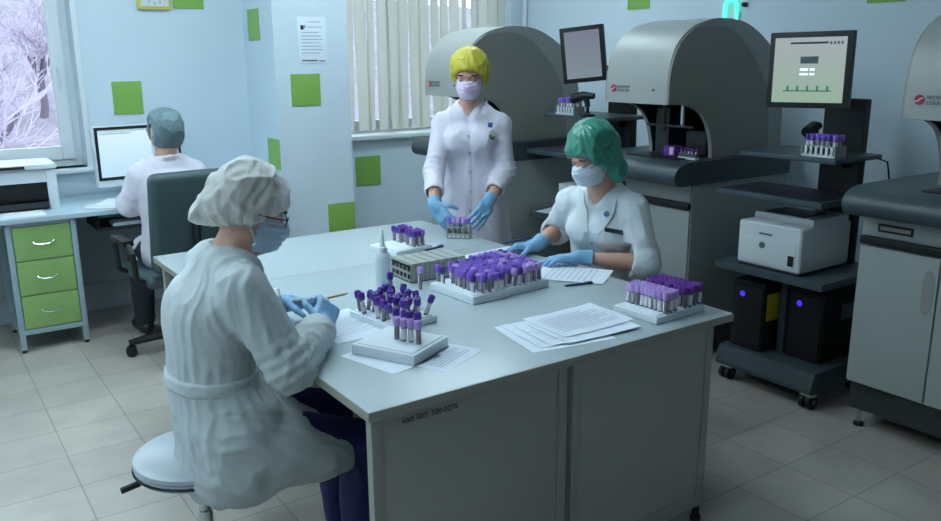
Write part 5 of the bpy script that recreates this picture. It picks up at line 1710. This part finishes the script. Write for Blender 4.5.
def table_things():
    # squeeze bottle
    t = thing('squeeze_bottle', 'white translucent squeeze bottle with pointed nozzle', 'bottle', (1.462, 2.722, TT))
    m = MB(); m.lathe([(0, .0005), (.026, .001), (.029, .006), (.029, .115), (.027, .13), (.016, .142), (.0, .142)], 'bottle', n=24); m.build('bottle_body', t)
    m = MB(); m.lathe([(0, .142), (.0175, .142), (.0175, .158), (.013, .160), (.009, .172), (.0075, .195), (.004, .222), (.003, .226), (0, .226)], 'white_plastic', n=18); m.build('nozzle', t)
    # papers
    def sheet(label, c, w, h, rz, z, curl=.0, group=None, lines=True):
        m = MB(); n = 10; vs, fs = [], []
        th = .0005
        for s in (0, 1):
            for j in range(n + 1):
                for i in range(n + 1):
                    x = (i / n - .5) * w; y = (j / n - .5) * h
                    zz = curl * (max(0, i / n - .55) ** 2 * 2.2 + .6 * max(0, j / n - .6) ** 2) + .0008 * math.sin(i * 1.1 + j * .7) * (1 if curl else 0)
                    vs.append((x, y, zz + th * s))
        N = (n + 1) * (n + 1)
        for j in range(n):
            for i in range(n):
                a = j * (n + 1) + i
                fs.append((a, a + n + 1, a + n + 2, a + 1)); fs.append((N + a, N + a + 1, N + a + n + 2, N + a + n + 1))
        for i in range(n):
            for (a, b) in ((i, i + 1), (n * (n + 1) + i + 1, n * (n + 1) + i), ((i + 1) * (n + 1), i * (n + 1)), (i * (n + 1) + n, (i + 1) * (n + 1) + n)):
                fs.append((a, b, N + b, N + a))
        m._put(vs, fs, 'paper')
        o = m.build('paper_sheet', None, (c[0], c[1], TT + z), rz)
        tag(o, label, 'paper', group)
        if lines:
            m = MB()
            for k in range(9):
                j = .30 - .075 * k
                def zc(x, y):
                    i_, j_ = x / w + .5, y / h + .5
                    return curl * (max(0, i_ - .55) ** 2 * 2.2 + .6 * max(0, j_ - .6) ** 2) + .0013
                segs = 8; x0, x1 = -w * .40, w * (.40 if k % 3 else .22)
                vs = []; fs = []
                for q in range(segs + 1):
                    x = x0 + (x1 - x0) * q / segs
                    for dy in (-.0018, .0018): vs.append((x, h * j + dy, zc(x, h * j) + .0004))
                for q in range(segs): fs.append((2 * q, 2 * q + 2, 2 * q + 3, 2 * q + 1))
                m._put(vs, fs, 'paper_print')
            m.build('print', o)
        return o
    sheet('lowest sheet of the fanned papers at the front edge of the table', (1.640, 1.925), .297, .27, -.16, .0008)
    sheet('second sheet of the fanned papers, offset to the left', (1.675, 1.940), .297, .25, -.10, .0024)
    sheet('third sheet of the fanned papers, slightly turned', (1.71, 1.930), .297, .24, -.10, .0042, .006)
    sheet('fourth sheet of the fanned papers with a lifted corner', (1.755, 1.915), .297, .235, -.06, .0062, .009)
    sheet('topmost sheet of the fanned papers with printed lines and a curled corner', (1.775, 1.960), .297, .22, -.02, .0084, .016)
    sheet('small sheet under the right side of the thick foam block', (1.235, 1.955), .21, .16, .45, .0006)
    sheet('sheet under the left side of the thick foam block', (1.115, 2.045), .20, .23, .24, .0006, 0, None, False)
    sheet('sheet under the gloved hands of the foreground person', (1.125, 2.385), .215, .29, .10, .0007, .010)
    sheet('sheet under the near hand of the person in the green cap', (2.165, 2.435), .22, .30, .62, .0030, .004)
    sheet('second sheet beneath the first before the person in the green cap', (2.13, 2.56), .21, .29, .95, .0008, .0)
    # pens
    def pen(label, p, q, m1, m2, r=.0042):
        p, q = Vector(p), Vector(q); t = thing('pen', label, 'pen', p)
        d = (q - p)
        m = MB(); m.cyl(d * .12, d * .80, r, m1, n=12); m.cyl(d * .12, d * .0, r, m1, r2=.0008, n=12); m.build('barrel', t)
        m = MB(); m.cyl(d * .80, d * 1.0, r * 1.12, m2, n=12); m.tube([d * .97, d * .97 + Vector((0, 0, r * 1.6)), d * .70 + Vector((0, 0, r * 1.7))], .0012, m2, 6); m.build('cap', t)
        return t
    pen('orange pen held in the right hand of the foreground person', (1.152, 2.392, .892), (1.045, 2.432, .874), 'pen_orange', 'pen_orange')
    pen('navy pen in the far hand of the person in the green cap', (2.13, 2.86, .845), (2.25, 2.80, .865), 'pen_navy', 'pen_navy')
    pen('navy pen lying on the table behind the grey rack', (1.90, 3.14, TT + .005), (2.02, 3.17, TT + .005), 'pen_navy', 'pen_navy')
    pen('dark pen lying at the front edge of the sheets before the green-capped person', (2.02, 2.315, TT + .005), (2.14, 2.285, TT + .005), 'pen_navy', 'black_plastic')
    place_tube('d', 'dark purple tube held sideways in the left hand of the foreground person', 'lone tubes', (.995, 2.488, .868), tuple(Vector((0, 0, 1)).rotation_difference(Vector((.74, -.66, .06)).normalized()).to_euler()))

# ------------------------------------------------------------------ light and camera
def light_and_camera():
    w = bpy.data.worlds.new('overcast'); SC.world = w; w.use_nodes = True
    nt = w.node_tree; bg = nt.nodes['Background']
    bg.inputs['Color'].default_value = (0.70, 0.86, 1.0, 1); bg.inputs['Strength'].default_value = WORLD
    for (x0, x1, z0, z1, y) in ((-.70, .95, 1.0, 2.5, 6.07), (2.55, 4.2, 1.1, 2.55, 6.07)):
        l = bpy.data.lights.new('daylight_portal', 'AREA'); l.shape = 'RECTANGLE'; l.size = x1 - x0; l.size_y = z1 - z0
        l.cycles.is_portal = True
        o = bpy.data.objects.new('daylight_portal', l); COL.objects.link(o)
        o.location = ((x0 + x1) / 2, y, (z0 + z1) / 2); o.rotation_euler = (-PI / 2, 0, 0)
    cam = bpy.data.cameras.new('camera'); o = bpy.data.objects.new('camera', cam); COL.objects.link(o)
    cam.sensor_width = 36; cam.lens = 31.6869; cam.clip_start = .05; cam.clip_end = 300
    r = Vector((.82348, -.56729, -.00754)); u = Vector((.14243, .19385, .97064)); f = Vector((.54917, .80038, -.24043))
    o.matrix_world = Matrix(((r.x, u.x, -f.x, 0), (r.y, u.y, -f.y, 0), (r.z, u.z, -f.z, 1.65), (0, 0, 0, 1)))
    SC.camera = o
    SC.view_settings.view_transform = 'Standard'; SC.view_settings.look = 'None'; SC.view_settings.gamma = 1
    SC.view_settings.use_curve_mapping = False
    SC.view_settings.exposure = EXPO
    SC.cycles.use_denoising = True
    SC.cycles.max_bounces = 8; SC.cycles.diffuse_bounces = 4; SC.cycles.transparent_max_bounces = 16
    SC.cycles.caustics_reflective = False; SC.cycles.caustics_refractive = False
    SC.cycles.sample_clamp_indirect = 6

room(); wall_things(); outdoors(); tables()
stool('round grey stool under the foreground person in the white gown', (.615, 2.345, 0), 1.025)
stool('round grey stool under the person in the green cap', (2.575, 2.605, 0))
desk_zone(); office_chair(); equipment(); racks(); table_things()
person_foreground(); person_right(); person_standing(); person_desk()
light_and_camera()
